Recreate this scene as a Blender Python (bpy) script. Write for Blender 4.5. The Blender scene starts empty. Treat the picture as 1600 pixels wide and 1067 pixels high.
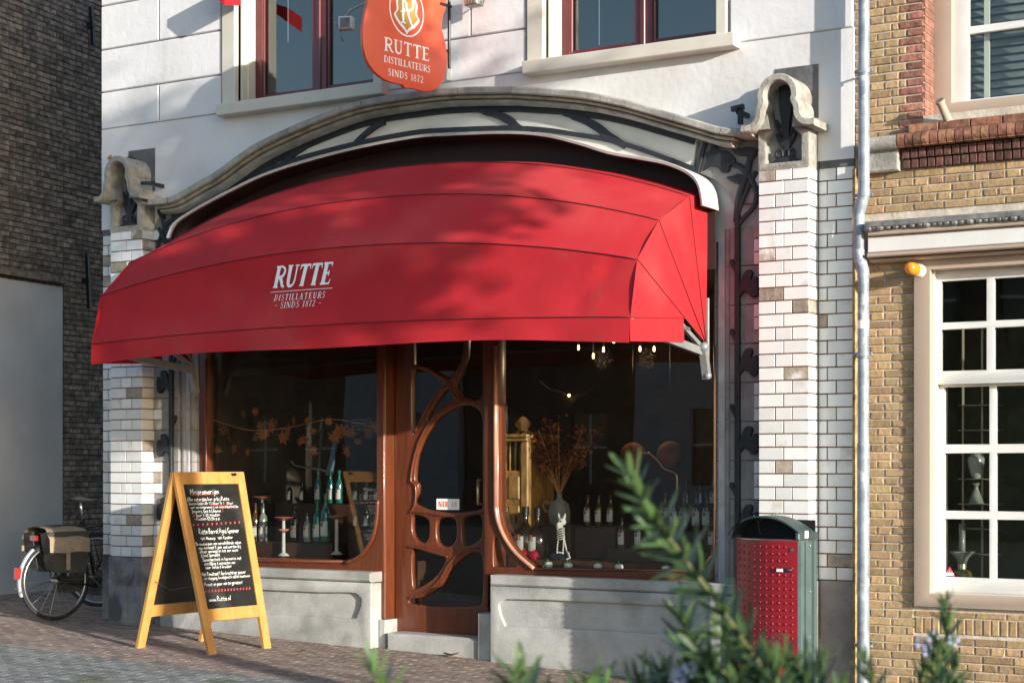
import bpy, bmesh, math, random
from mathutils import Vector, Matrix
random.seed(7)
S = bpy.context.scene
COL = S.collection
R = math.radians
# ------------------------------------------------------------------ camera
F, HZ, H = 2683.0, 730.0, 1.4           # focal length in photo pixels, horizon row, eye height
TH = math.atan2(2683, 4500)
sn, cs = math.sin(TH), math.cos(TH)
cam = bpy.data.cameras.new('camera'); camo = bpy.data.objects.new('camera', cam); COL.objects.link(camo)
camo.location = (0, 0, H); camo.rotation_euler = (R(90), 0, TH)
cam.sensor_width = 36; cam.lens = F/1600*36; cam.shift_y = (HZ-533.5)/1600
cam.clip_start = 0.05; cam.clip_end = 600
cam.dof.use_dof = True; cam.dof.focus_distance = 12.6; cam.dof.aperture_fstop = 12
S.camera = camo
# ------------------------------------------------------------------ light
SUN = Vector((2.78, -1.0, 0.56)).normalized()
w = bpy.data.worlds.new('World'); S.world = w; w.use_nodes = True
nt = w.node_tree; bg = nt.nodes['Background']
sky = nt.nodes.new('ShaderNodeTexSky'); sky.sky_type = 'NISHITA'; sky.sun_disc = False
sky.sun_elevation = math.asin(SUN.z); sky.sun_rotation = math.atan2(SUN.x, SUN.y)
sky.air_density = 1.0; sky.dust_density = 0.6; sky.ozone_density = 1.5
nt.links.new(sky.outputs[0], bg.inputs[0]); bg.inputs[1].default_value = 0.15
sl = bpy.data.lights.new('sun', 'SUN'); sl.energy = 3.7; sl.angle = R(0.55); sl.color = (1.0, 0.93, 0.83)
so = bpy.data.objects.new('sun', sl); COL.objects.link(so); so.rotation_euler = SUN.to_track_quat('Z', 'Y').to_euler()
S.view_settings.view_transform = 'Standard'; S.view_settings.look = 'None'; S.view_settings.gamma = 1
S.view_settings.use_curve_mapping = False
S.view_settings.exposure = 1.12
S.render.engine = 'CYCLES'
S.cycles.max_bounces = 8; S.cycles.transparent_max_bounces = 16

# ------------------------------------------------------------------ point helpers (photo pixel + real depth plane -> place)
def ray(px, py):
    u = (px-800)/F; return (-sn+u*cs, cs+u*sn, (HZ-py)/F)
def P(px, py, Y):
    r = ray(px, py); t = Y/r[1]; return Vector((t*r[0], Y, H+t*r[2]))
def X_(px, Y): return P(px, 500, Y).x
def Z_(py, px, Y): return P(px, py, Y).z
def gz(x):
    x = max(-15, min(1.0, x)); return .045-.035*(x+10.4)
def G(px, py):
    r = ray(px, py); t = (.045-.035*10.4-H)/(r[2]+.035*r[0]); return Vector((t*r[0], t*r[1], H+t*r[2]))
MX = -14.9                                # the shopfront is symmetrical: mirror x -> MX - x
def cr(pts, n=6, closed=False):           # Catmull-Rom
    pts = [tuple(p) for p in pts]; N = len(pts); out = []
    rng = range(N if closed else N-1)
    for i in rng:
        if closed: p0, p1, p2, p3 = pts[(i-1) % N], pts[i], pts[(i+1) % N], pts[(i+2) % N]
        else: p0, p1, p2, p3 = pts[max(i-1, 0)], pts[i], pts[i+1], pts[min(i+2, N-1)]
        for k in range(n):
            t = k/n
            out.append(tuple(0.5*((2*b)+(-a+c)*t+(2*a-5*b+4*c-d)*t*t+(-a+3*b-3*c+d)*t**3) for a, b, c, d in zip(p0, p1, p2, p3)))
    if not closed: out.append(pts[-1])
    return out

# ------------------------------------------------------------------ materials
def mat(name, col, rough=.7, metal=0, var=.12, scale=6, bump=.0, bscale=40, spec=.5, coat=0, isl=0, obr=0,
        col2=None, stain=None, stain2=None, stain_scale=2, stain_thr=.55, emis=None, estr=0, stretch=None, detail=5):
    m = bpy.data.materials.new(name); m.use_nodes = True; n = m.node_tree; N = n.nodes; L = n.links
    b = N['Principled BSDF']; b.inputs['Roughness'].default_value = rough; b.inputs['Metallic'].default_value = metal
    b.inputs['Specular IOR Level'].default_value = spec; b.inputs['Coat Weight'].default_value = coat
    b.inputs['Coat Roughness'].default_value = .12
    tc = N.new('ShaderNodeTexCoord'); mp = N.new('ShaderNodeMapping')
    L.new(tc.outputs['Object'], mp.inputs['Vector'])
    if stretch: mp.inputs['Scale'].default_value = stretch
    if obr:
        oi = N.new('ShaderNodeObjectInfo'); vm = N.new('ShaderNodeVectorMath'); vm.operation = 'SCALE'
        vm.inputs[0].default_value = (37, 91, 53); L.new(oi.outputs['Random'], vm.inputs['Scale']); L.new(vm.outputs[0], mp.inputs['Location'])
    nz = N.new('ShaderNodeTexNoise'); nz.inputs['Scale'].default_value = scale; nz.inputs['Detail'].default_value = detail
    nz.inputs['Roughness'].default_value = .62; L.new(mp.outputs[0], nz.inputs['Vector'])
    ra = N.new('ShaderNodeMix'); ra.data_type = 'RGBA'
    c2 = col2 if col2 else tuple(max(0, c*(1-2.2*var)) for c in col)
    c1 = col if col2 else tuple(min(1, c*(1+var)) for c in col)
    ra.inputs[6].default_value = (*c1, 1); ra.inputs[7].default_value = (*c2, 1)
    mr = N.new('ShaderNodeMapRange'); mr.inputs[1].default_value = .32; mr.inputs[2].default_value = .68
    L.new(nz.outputs[0], mr.inputs[0]); L.new(mr.outputs[0], ra.inputs[0]); out = ra.outputs[2]
    if isl or obr:
        if isl: g = N.new('ShaderNodeNewGeometry'); src = g.outputs['Random Per Island']; am = isl
        else: src = oi.outputs['Random']; am = obr
        hs = N.new('ShaderNodeHueSaturation')
        m1 = N.new('ShaderNodeMapRange'); m1.inputs[3].default_value = 1-am; m1.inputs[4].default_value = 1+am*.8
        L.new(src, m1.inputs[0]); L.new(m1.outputs[0], hs.inputs['Value'])
        wn = N.new('ShaderNodeTexWhiteNoise'); wn.noise_dimensions = '1D'; L.new(src, wn.inputs['W'])
        m2 = N.new('ShaderNodeMapRange'); m2.inputs[3].default_value = .5-am*.045; m2.inputs[4].default_value = .5+am*.03
        L.new(wn.outputs[0], m2.inputs[0]); L.new(m2.outputs[0], hs.inputs['Hue'])
        L.new(out, hs.inputs['Color']); out = hs.outputs[0]
    if stain:
        s2 = N.new('ShaderNodeTexNoise'); s2.inputs['Scale'].default_value = stain_scale; s2.inputs['Detail'].default_value = 6
        L.new(mp.outputs[0], s2.inputs['Vector'])
        r2 = N.new('ShaderNodeMapRange'); r2.inputs[1].default_value = stain_thr; r2.inputs[2].default_value = stain_thr+.14
        L.new(s2.outputs[0], r2.inputs[0]); mx = N.new('ShaderNodeMix'); mx.data_type = 'RGBA'
        L.new(r2.outputs[0], mx.inputs[0]); L.new(out, mx.inputs[6]); mx.inputs[7].default_value = (*stain, 1); out = mx.outputs[2]
    if stain2:
        s3 = N.new('ShaderNodeTexNoise'); s3.inputs['Scale'].default_value = stain2[1]; s3.inputs['Detail'].default_value = 8; s3.inputs['Roughness'].default_value = .7
        mp3 = N.new('ShaderNodeMapping'); mp3.inputs['Location'].default_value = (7, 3, 5)
        if len(stain2) > 3: mp3.inputs['Scale'].default_value = stain2[3]
        L.new(tc.outputs['Object'], mp3.inputs['Vector']); L.new(mp3.outputs[0], s3.inputs['Vector'])
        r3 = N.new('ShaderNodeMapRange'); r3.inputs[1].default_value = stain2[2]; r3.inputs[2].default_value = stain2[2]+.12; r3.inputs[4].default_value = .6
        L.new(s3.outputs[0], r3.inputs[0]); mx3 = N.new('ShaderNodeMix'); mx3.data_type = 'RGBA'
        L.new(r3.outputs[0], mx3.inputs[0]); L.new(out, mx3.inputs[6]); mx3.inputs[7].default_value = (*stain2[0], 1); out = mx3.outputs[2]
    L.new(out, b.inputs['Base Color'])
    if bump:
        bn = N.new('ShaderNodeTexNoise'); bn.inputs['Scale'].default_value = bscale; bn.inputs['Detail'].default_value = 6
        L.new(mp.outputs[0], bn.inputs['Vector'])
        bp = N.new('ShaderNodeBump'); bp.inputs['Strength'].default_value = bump; bp.inputs['Distance'].default_value = .01
        L.new(bn.outputs[0], bp.inputs['Height']); L.new(bp.outputs[0], b.inputs['Normal'])
    if emis: b.inputs['Emission Color'].default_value = (*emis, 1); b.inputs['Emission Strength'].default_value = estr
    return m
def glass(name, refl=1.0, tint=(1, 1, 1), ior=1.5, base=0.0, wav=.0):
    m = bpy.data.materials.new(name); m.use_nodes = True; n = m.node_tree; N = n.nodes; L = n.links
    N.remove(N['Principled BSDF']); o = N['Material Output']
    t = N.new('ShaderNodeBsdfTransparent'); t.inputs[0].default_value = (*tint, 1)
    g = N.new('ShaderNodeBsdfGlossy'); g.inputs['Roughness'].default_value = .0
    if wav:
        tc = N.new('ShaderNodeTexCoord'); nz = N.new('ShaderNodeTexNoise'); nz.inputs['Scale'].default_value = 1.4; nz.inputs['Detail'].default_value = 1
        L.new(tc.outputs['Object'], nz.inputs['Vector']); bp = N.new('ShaderNodeBump'); bp.inputs['Strength'].default_value = wav; bp.inputs['Distance'].default_value = .02
        L.new(nz.outputs[0], bp.inputs['Height']); L.new(bp.outputs[0], g.inputs['Normal'])
    ge = N.new('ShaderNodeNewGeometry'); dt = N.new('ShaderNodeVectorMath'); dt.operation = 'DOT_PRODUCT'
    L.new(ge.outputs['Incoming'], dt.inputs[0]); L.new(ge.outputs['Normal'], dt.inputs[1])
    ab = N.new('ShaderNodeMath'); ab.operation = 'ABSOLUTE'; L.new(dt.outputs['Value'], ab.inputs[0])
    iv = N.new('ShaderNodeMath'); iv.operation = 'SUBTRACT'; iv.inputs[0].default_value = 1; L.new(ab.outputs[0], iv.inputs[1])
    pw = N.new('ShaderNodeMath'); pw.operation = 'POWER'; pw.inputs[1].default_value = 5; L.new(iv.outputs[0], pw.inputs[0])
    fr = N.new('ShaderNodeMath'); fr.operation = 'MULTIPLY_ADD'; fr.inputs[1].default_value = .955; fr.inputs[2].default_value = .045; L.new(pw.outputs[0], fr.inputs[0])   # Schlick, same from both sides
    mu = N.new('ShaderNodeMath'); mu.operation = 'MULTIPLY_ADD'; mu.inputs[1].default_value = refl; mu.inputs[2].default_value = base; mu.use_clamp = True
    mx = N.new('ShaderNodeMixShader'); L.new(fr.outputs[0], mu.inputs[0]); L.new(mu.outputs[0], mx.inputs[0])
    L.new(t.outputs[0], mx.inputs[1]); L.new(g.outputs[0], mx.inputs[2]); L.new(mx.outputs[0], o.inputs[0]); return m
M = {}
M['stucco'] = mat('white_stucco', (.70, .69, .70), .85, var=.03, scale=1.6, bump=.35, bscale=18, stain=(.60, .585, .57), stain_scale=.9, stain_thr=.52, stain2=((.50, .48, .45), 2.2, .60, (1.6, 1, .35)))
M['joint'] = mat('stucco_joint', (.42, .41, .42), .9)
M['sill'] = mat('cream_sill_paint', (.62, .58, .50), .6, var=.04, scale=3, bump=.1, stain=(.50, .46, .39), stain_thr=.6)
M['surround'] = mat('cream_surround_paint', (.60, .56, .48), .55, var=.04, scale=4)
M['stone'] = mat('grey_limestone', (.36, .345, .31), .85, var=.16, scale=9, bump=.5, bscale=55, stain=(.21, .205, .19), stain_scale=5, stain_thr=.54)
M['stone_light'] = mat('pale_cap_stone', (.36, .345, .305), .85, var=.16, scale=12, bump=.6, bscale=50, stain=(.24, .225, .19), stain_scale=7, stain_thr=.54)
M['stone_dark'] = mat('dark_slate_stone', (.125, .125, .13), .8, var=.18, scale=8, bump=.3)
M['plinth'] = mat('grey_plinth_stone', (.40, .40, .385), .85, var=.08, scale=5, bump=.3, bscale=60, stain=(.27, .268, .25), stain_scale=2.6, stain_thr=.5)
M['pilaster'] = mat('reveal_sandstone', (.27, .255, .245), .85, var=.12, scale=7, bump=.4, bscale=60)
M['iron'] = mat('dark_relief_paint', (.018, .021, .028), .6, var=.2, scale=12, bump=.2)
M['cream'] = mat('cream_panel', (.60, .585, .52), .6, var=.06, scale=3)
M['mould'] = mat('tan_moulding', (.33, .29, .21), .7, var=.2, scale=8, stain=(.2, .15, .09), stain_scale=4, stain_thr=.6)
M['tile'] = mat('white_glazed_tile', (.72, .735, .725), .22, var=.03, scale=8, obr=.10, bump=.12, bscale=9, coat=.3,
                stain=(.50, .44, .36), stain_scale=3.6, stain_thr=.605, stain2=((.30, .22, .15), 16, .66))
M['tile_bad'] = mat('worn_tile', (.36, .31, .25), .7, var=.15, scale=18, obr=.25, bump=.4, bscale=40, stain=(.72, .71, .68), stain_scale=7, stain_thr=.56)
M['grout'] = mat('red_brown_grout', (.17, .085, .055), .95, var=.25, scale=20, bump=.3)
M['wood'] = mat('varnished_mahogany', (.155, .038, .012), .36, var=.3, scale=5, coat=.35, stretch=(9, 9, .8), col2=(.085, .022, .008))
M['wood_dark'] = mat('dark_mahogany', (.09, .026, .012), .3, var=.3, scale=5, coat=.6, stretch=(6, 6, 1))
M['redframe'] = mat('oxblood_paint', (.12, .014, .016), .35, var=.15, scale=5, coat=.3)
M['glass'] = glass('shop_glass', 1.0, (.93, .95, .94), wav=.05)
M['glass_up'] = glass('upper_glass', 1.0, (.7, .75, .75), base=.08, wav=.05)
M['glass_n'] = glass('sash_glass', 1.0, (.9, .93, .9), base=.0, wav=.08)
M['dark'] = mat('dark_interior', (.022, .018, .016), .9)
M['dark2'] = mat('dim_interior_wall', (.055, .042, .032), .9, var=.2, scale=3)
M['floorwood'] = mat('display_floor_boards', (.07, .03, .015), .5, var=.2)
M['red'] = mat('red_awning_canvas', (.43, .0155, .023), .84, var=.08, scale=2.2, bump=.30, bscale=7, stain=(.46, .036, .040), stain_scale=1.1, stain_thr=.50, spec=.3, stain2=((.24, .05, .03), 2.6, .60))
M['seam'] = mat('awning_seam', (.20, .012, .016), .8)
M['white_metal'] = mat('white_coated_metal', (.62, .62, .60), .4, var=.08, scale=6, stain=(.40, .37, .31), stain_scale=5, stain_thr=.62)
M['grey_metal'] = mat('grey_arm_metal', (.27, .28, .28), .4, var=.1, metal=.2)
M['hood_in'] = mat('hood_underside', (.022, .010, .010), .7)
M['print'] = mat('white_print', (.90, .88, .88), .7, var=.02)
M['sign'] = mat('orange_sign_paint', (.74, .105, .045), .4, var=.04, scale=3, coat=.2)
M['gold'] = mat('ochre_crest', (.50, .26, .06), .5, var=.1)
M['black'] = mat('black_metal', (.015, .015, .017), .4, var=.2)
M['zinc'] = mat('zinc_pipe', (.27, .315, .37), .55, metal=.2, var=.18, scale=9, bump=.1, stain=(.50, .54, .58), stain_scale=12, stain_thr=.56)
M['brick_y'] = mat('yellow_brown_brick', (.43, .30, .155), .9, var=.2, scale=14, bump=.55, bscale=35, obr=.28, col2=(.31, .215, .12))
M['brick_yi'] = mat('yellow_brick_mass', (.43, .30, .155), .9, var=.2, scale=14, bump=.55, bscale=35, isl=.28, col2=(.31, .215, .12))
M['brick_r'] = mat('red_quoin_brick', (.33, .14, .10), .85, var=.25, scale=14, bump=.8, bscale=35, obr=.3)
M['brick_o'] = mat('orange_sill_brick', (.31, .145, .085), .8, var=.3, scale=14, bump=.6, bscale=45, obr=.3, stain=(.10, .06, .04), stain_scale=9, stain_thr=.6)
M['mortar'] = mat('pale_mortar', (.56, .50, .42), .95, var=.12, scale=12, bump=.4)
M['mortar_d'] = mat('dark_mortar', (.12, .10, .085), .95, var=.3, scale=10)
M['brick_d'] = mat('dark_brown_brick', (.28, .225, .18), .95, var=.3, scale=14, bump=.6, bscale=40, isl=.42)
M['grey_render'] = mat('grey_render', (.53, .54, .55), .8, var=.07, scale=1.3, bump=.25, bscale=12, stain=(.49, .50, .51), stain_scale=1.2)
M['tan'] = mat('taupe_frame_paint', (.44, .345, .275), .55, var=.03, scale=3)
M['whitep'] = mat('white_sash_paint', (.70, .70, .68), .45, var=.03, scale=4)
M['lead'] = mat('lead_flashing', (.20, .205, .20), .6, var=.2, scale=14, bump=.3)
M['pave'] = mat('brown_clinker', (.27, .205, .17), .9, var=.22, scale=12, isl=.22, bump=.25, bscale=40)
M['pave_j'] = mat('sandy_joint', (.19, .145, .11), .95, var=.2, scale=20)
M['street'] = mat('grey_clinker', (.21, .215, .205), .9, var=.22, scale=12, isl=.22, bump=.25, bscale=40, stain=(.085, .105, .055), stain_scale=1.6, stain_thr=.60)
M['street_j'] = mat('dark_joint', (.085, .085, .07), .95, var=.2, scale=20)
M['far'] = mat('street_far', (.17, .16, .15), .9, var=.15, scale=3)
M['pine'] = mat('pine_board', (.60, .31, .09), .45, var=.25, scale=16, coat=.25, col2=(.44, .20, .05), stretch=(1, 1, .12))
M['chalkb'] = mat('blackboard', (.014, .014, .013), .35, var=.3, scale=3, stain=(.035, .035, .033), stain_scale=3, stain_thr=.52)
M['chalk'] = mat('white_chalk', (.72, .72, .70), .9)
M['chalk_r'] = mat('red_chalk', (.52, .07, .06), .9)
M['bin_red'] = mat('red_bin_enamel', (.28, .012, .022), .38, var=.08, scale=5, coat=.3, stain=(.27, .012, .016), stain_scale=5)
M['bin_green'] = mat('dark_green_steel', (.055, .085, .085), .45, var=.12, scale=6, metal=.2)
M['leaf'] = mat('rosemary_leaf', (.088, .15, .042), .5, var=.25, scale=30, obr=.4, col2=(.035, .08, .028))
M['stem'] = mat('rosemary_stem', (.14, .15, .06), .7, var=.2, scale=30)
M['flower'] = mat('pale_blue_petal', (.42, .45, .70), .6, var=.1)
M['orange'] = mat('orange_lens', (.85, .26, .015), .2, var=.02, coat=.6)
M['cream_pl'] = mat('cream_plastic', (.72, .68, .58), .5)
M['rubber'] = mat('black_rubber', (.018, .018, .019), .7, var=.2)
M['steel'] = mat('bike_steel', (.45, .45, .46), .3, metal=.9)
M['canvas'] = mat('khaki_canvas', (.30, .235, .155), .9, var=.12, scale=12, bump=.3, bscale=150)
M['bagdark'] = mat('dark_green_canvas', (.045, .045, .035), .8, var=.2)
M['taillight'] = mat('red_reflector', (.42, .015, .012), .25, coat=.6)
M['chrome'] = mat('grey_fender', (.50, .52, .54), .35, var=.08)
M['btl'] = mat('dark_bottle_glass', (.020, .012, .006), .08, var=.1, coat=.6)
M['btl_w'] = mat('amber_bottle_glass', (.10, .045, .010), .1, var=.1, coat=.6)
M['btl_g'] = mat('clear_bottle_glass', (.22, .24, .20), .08, coat=.8)
M['btl_t'] = mat('teal_bottle_glass', (.015, .13, .12), .1, coat=.8, emis=None)
M['lab'] = mat('cream_label', (.66, .62, .54), .7)
M['lab_r'] = mat('brown_label', (.30, .12, .07), .7)
M['pink'] = mat('pink_ceramic', (.55, .19, .15), .4, coat=.4)
M['pumpkin'] = mat('white_pumpkin_skin', (.78, .76, .72), .5, var=.03)
M['green'] = mat('green_stalk', (.05, .28, .05), .6)
M['cab'] = mat('honey_oak_cabinet', (.42, .22, .07), .45, var=.25, scale=6, stretch=(5, 5, 1), coat=.2)
M['copper'] = mat('polished_copper', (.72, .36, .20), .22, metal=.9, var=.08)
M['paper'] = mat('orange_paper', (.38, .13, .035), .9, var=.15, scale=5)
M['maple'] = mat('dried_maple_leaf', (.30, .095, .02), .8, var=.3, scale=8, obr=.4)
M['bone'] = mat('bone_white', (.55, .53, .48), .7, var=.1)
M['jug'] = mat('grey_stoneware', (.25, .23, .21), .5, var=.1)
M['crimson'] = mat('crimson_rose', (.45, .008, .03), .6)
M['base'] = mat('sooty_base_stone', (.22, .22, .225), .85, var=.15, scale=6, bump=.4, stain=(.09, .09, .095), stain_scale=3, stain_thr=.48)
M['pale_bead'] = mat('lit_gloss_bead', (.46, .23, .15), .3, var=.12, coat=.4)  # paler than the wood frame: the bead's sunlit highlight is put into its colour
M['brick_c'] = mat('dark_corbel_brick', (.135, .062, .048), .9, var=.3, scale=14, bump=.7, bscale=35, obr=.35)  # darker brown than the quoin and sill bricks
M['brass'] = mat('worn_brass', (.55, .48, .30), .3, metal=.8)
M['blossom'] = mat('dried_orange_blossom', (.26, .075, .025), .9, var=.3, isl=.3)
M['bulb'] = mat('lit_bulb', (1, .7, .3), .3, emis=(1, .55, .18), estr=6)
M['lampglass'] = mat('frosted_glass_shade', (.20, .21, .19), .4, coat=.4)
M['oil'] = mat('amber_oil_glass', (.12, .085, .015), .1, coat=.8)
M['porcelain'] = mat('white_porcelain', (.30, .32, .34), .3, coat=.5)
M['stickerr'] = mat('red_sticker', (.62, .05, .06), .5)
M['leafdry'] = mat('dry_leaf', (.62, .27, .10), .8, var=.2)
M['grass'] = mat('dry_grass', (.28, .22, .10), .9, isl=.3)
M['bark'] = mat('plane_bark', (.16, .13, .09), .9, var=.3, scale=8, bump=.6)
M['crown'] = mat('autumn_foliage', (.12, .12, .03), .7, isl=.35, col2=(.20, .12, .03))
M['opp_brick'] = mat('opposite_brick', (.10, .06, .045), .9, var=.2, scale=10)
M['opp_pale'] = mat('opposite_pale_render', (.42, .44, .48), .8, var=.05)
M['opp_glass'] = mat('opposite_window_glass', (.03, .035, .04), .1)
M['terra'] = mat('planter_terracotta', (.12, .11, .10), .8)
M['soil'] = mat('soil', (.03, .02, .012), 1)
M['yellow'] = mat('yellow_plastic', (.65, .60, .03), .5)

# ------------------------------------------------------------------ mesh builder
class MB:
    def __init__(s): s.v = []; s.f = []
    def add(s, vs, fs):
        o = len(s.v); s.v += [tuple(a) for a in vs]; s.f += [tuple(i+o for i in f) for f in fs]; return s
    def box(s, x0, x1, y0, y1, z0, z1):
        return s.add([(x0, y0, z0), (x1, y0, z0), (x1, y1, z0), (x0, y1, z0), (x0, y0, z1), (x1, y0, z1), (x1, y1, z1), (x0, y1, z1)],
                     [(0, 3, 2, 1), (4, 5, 6, 7), (0, 1, 5, 4), (1, 2, 6, 5), (2, 3, 7, 6), (3, 0, 4, 7)])
    def bbox(s, x0, x1, y0, y1, z0, z1, b=.004):     # box chamfered on its street side (y0)
        return s.add([(x0+b, y0, z0+b), (x1-b, y0, z0+b), (x1-b, y0, z1-b), (x0+b, y0, z1-b),
                      (x0, y0+b, z0), (x1, y0+b, z0), (x1, y0+b, z1), (x0, y0+b, z1),
                      (x0, y1, z0), (x1, y1, z0), (x1, y1, z1), (x0, y1, z1)],
                     [(0, 1, 2, 3), (0, 4, 5, 1), (1, 5, 6, 2), (2, 6, 7, 3), (3, 7, 4, 0), (4, 8, 9, 5), (5, 9, 10, 6), (6, 10, 11, 7), (7, 11, 8, 4), (8, 11, 10, 9)])
    def beam(s, a, b, w, d, up=(0, 0, 1)):           # rectangular bar from a to b
        a, b = Vector(a), Vector(b); t = (b-a).normalized(); sd = t.cross(Vector(up))
        if sd.length < 1e-4: sd = t.cross(Vector((1, 0, 0)))
        sd.normalize(); n = sd.cross(t); vs = []
        for p in (a, b):
            for i, j in ((-1, -1), (1, -1), (1, 1), (-1, 1)): vs.append(p+sd*i*w/2+n*j*d/2)
        return s.add(vs, [(3, 2, 1, 0), (4, 5, 6, 7), (0, 1, 5, 4), (1, 2, 6, 5), (2, 3, 7, 6), (3, 0, 4, 7)])
    def tube(s, pts, r, n=8, closed=False, flat=1.0, up=None):
        pts = [Vector(p) for p in pts]; N = len(pts); rr = r if isinstance(r, (list, tuple)) else [r]*N; base = len(s.v); prev = None
        for i, p in enumerate(pts):
            a = pts[(i-1) % N] if (closed or i > 0) else p; b = pts[(i+1) % N] if (closed or i < N-1) else p
            t = (b-a).normalized()
            if prev is None:
                q = Vector(up) if up else (Vector((0, 0, 1)) if abs(t.z) < .9 else Vector((1, 0, 0)))
                prev = (q-t*q.dot(t)).normalized()
            else: prev = (prev-t*prev.dot(t)).normalized()
            o = t.cross(prev)
            for k in range(n):
                an = 2*math.pi*k/n; s.v.append(tuple(p+prev*math.cos(an)*rr[i]*flat+o*math.sin(an)*rr[i]))
        for i in range(N if closed else N-1):
            for k in range(n):
                a = base+i*n+k; b = base+i*n+(k+1) % n; c = base+((i+1) % N)*n+(k+1) % n; d = base+((i+1) % N)*n+k
                s.f.append((a, b, c, d))
        if not closed:
            s.f.append(tuple(base+k for k in range(n))[::-1]); s.f.append(tuple(base+(N-1)*n+k for k in range(n)))
        return s
    def lathe(s, prof, n=16, c=(0, 0, 0)):           # prof: (r, z)
        base = len(s.v)
        for r, z in prof:
            for k in range(n): an = 2*math.pi*k/n; s.v.append((c[0]+r*math.cos(an), c[1]+r*math.sin(an), c[2]+z))
        for i in range(len(prof)-1):
            for k in range(n): s.f.append((base+i*n+k, base+i*n+(k+1) % n, base+(i+1)*n+(k+1) % n, base+(i+1)*n+k))
        s.f.append(tuple(base+k for k in range(n))[::-1]); s.f.append(tuple(base+(len(prof)-1)*n+k for k in range(n)))
        return s
    def ball(s, c, r, n=10, m=7, sz=1):
        return s.lathe([(max(1e-4, r*math.sin(math.pi*i/m)), -r*sz*math.cos(math.pi*i/m)) for i in range(m+1)], n, c)
    def sweep(s, path, prof, close_prof=True):       # path of Vectors in an xz curve; prof (offset along in-plane normal, y)
        path = [Vector(p) for p in path]; base = len(s.v); K = len(prof)
        for i, p in enumerate(path):
            a = path[max(i-1, 0)]; b = path[min(i+1, len(path)-1)]; t = (b-a); t.y = 0; t.normalize(); nrm = Vector((-t.z, 0, t.x))
            for o, y in prof: s.v.append(tuple(p+nrm*o+Vector((0, y, 0))))
        for i in range(len(path)-1):
            for k in range(K if close_prof else K-1):
                a = base+i*K+k; b = base+i*K+(k+1) % K; s.f.append((a, b, b+K, a+K))
        if close_prof: s.f.append(tuple(base+k for k in range(K))); s.f.append(tuple(base+(len(path)-1)*K+k for k in range(K))[::-1])
        return s
    def mesh(s, name, m, smooth=False, angle=None):
        me = bpy.data.meshes.new(name); me.from_pydata(s.v, [], s.f); me.materials.append(m)
        bm = bmesh.new(); bm.from_mesh(me); bmesh.ops.recalc_face_normals(bm, faces=bm.faces); bm.to_mesh(me); bm.free()
        if smooth:
            for p in me.polygons: p.use_smooth = True
            if angle is not None: me.set_sharp_from_angle(angle=R(angle))
        return me
def link(name, me, parent=None, loc=None, rot=None):
    o = bpy.data.objects.new(name, me); COL.objects.link(o)
    if parent: o.parent = parent
    if loc is not None: o.location = loc
    if rot is not None: o.rotation_euler = rot
    return o
def obj(name, mb, m, parent=None, smooth=False, angle=None, loc=None, rot=None, label=None):
    if isinstance(m, str): m = M[m]
    o = link(name, mb.mesh(name, m, smooth, angle), parent, loc, rot)
    if label: o['label'] = label
    return o
def thing(name, label, cat, loc=(0, 0, 0), rotz=0, group=None):
    o = bpy.data.objects.new(name, None); COL.objects.link(o); o.empty_display_size = .1
    o.location = loc; o.rotation_euler = (0, 0, rotz); return tag(o, label, cat, group)
def tag(o, label, cat, group=None):
    o['label'] = label; o['category'] = cat
    if group: o['group'] = group
    return o
def struct(o): o['kind'] = 'structure'; return o
def stuff(o): o['kind'] = 'stuff'; return o
def copy_tree(o, parent=None):
    c = o.copy(); COL.objects.link(c)
    if parent: c.parent = parent
    for ch in list(o.children): copy_tree(ch, c)
    return c
def plate_mesh(name, outs, Y, depth, m, bevel=0.0, res=1, raw=False):
    """filled outlines in the xz plane, given depth; later outlines inside earlier ones are holes. Front face at Y."""
    cu = bpy.data.curves.new(name, 'CURVE'); cu.dimensions = '2D'; cu.fill_mode = 'BOTH'
    for pts in outs:
        sp = cu.splines.new('POLY'); sp.points.add(len(pts)-1)
        for i, p in enumerate(pts): sp.points[i].co = (p[0], p[-1], 0, 1)
        sp.use_cyclic_u = True
    cu.extrude = max(depth/2-bevel, .0005); cu.bevel_depth = bevel; cu.bevel_resolution = res
    if bevel: cu.offset = -bevel
    t = bpy.data.objects.new(name, cu); COL.objects.link(t)
    dg = bpy.context.evaluated_depsgraph_get(); me = bpy.data.meshes.new_from_object(t.evaluated_get(dg))
    bpy.data.objects.remove(t); bpy.data.curves.remove(cu)
    for v in me.vertices: x, y, z = v.co; v.co = (x, Y+depth/2-z, y)
    me.name = name; me.materials.clear(); me.materials.append(M[m] if isinstance(m, str) else m)
    bm = bmesh.new(); bm.from_mesh(me); bmesh.ops.remove_doubles(bm, verts=bm.verts, dist=1e-5)
    bmesh.ops.recalc_face_normals(bm, faces=bm.faces); bm.to_mesh(me); bm.free()
    for p in me.polygons: p.use_smooth = True
    me.set_sharp_from_angle(angle=R(35))
    return me
def plate(name, outs, Y, depth, m, parent=None, bevel=0.0, res=1, label=None):
    o = link(name, plate_mesh(name, outs, Y, depth, m, bevel, res), parent)
    if label: o['label'] = label
    return o
def pp(pts, Y): return [tuple(P(a, b, Y)) for a, b in pts]
def rect(x0, x1, z0, z1): return [(x0, z0), (x1, z0), (x1, z1), (x0, z1)]
def rrect(x0, x1, z0, z1, r, n=5):
    out = []
    for cx, cz, a0 in ((x1-r, z0+r, -90), (x1-r, z1-r, 0), (x0+r, z1-r, 90), (x0+r, z0+r, 180)):
        for k in range(n+1): a = R(a0+90*k/n); out.append((cx+r*math.cos(a), cz+r*math.sin(a)))
    return out
ORD = ['first', 'second', 'third', 'fourth', 'fifth', 'sixth', 'seventh', 'eighth', 'ninth', 'tenth', 'eleventh', 'twelfth']

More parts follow.
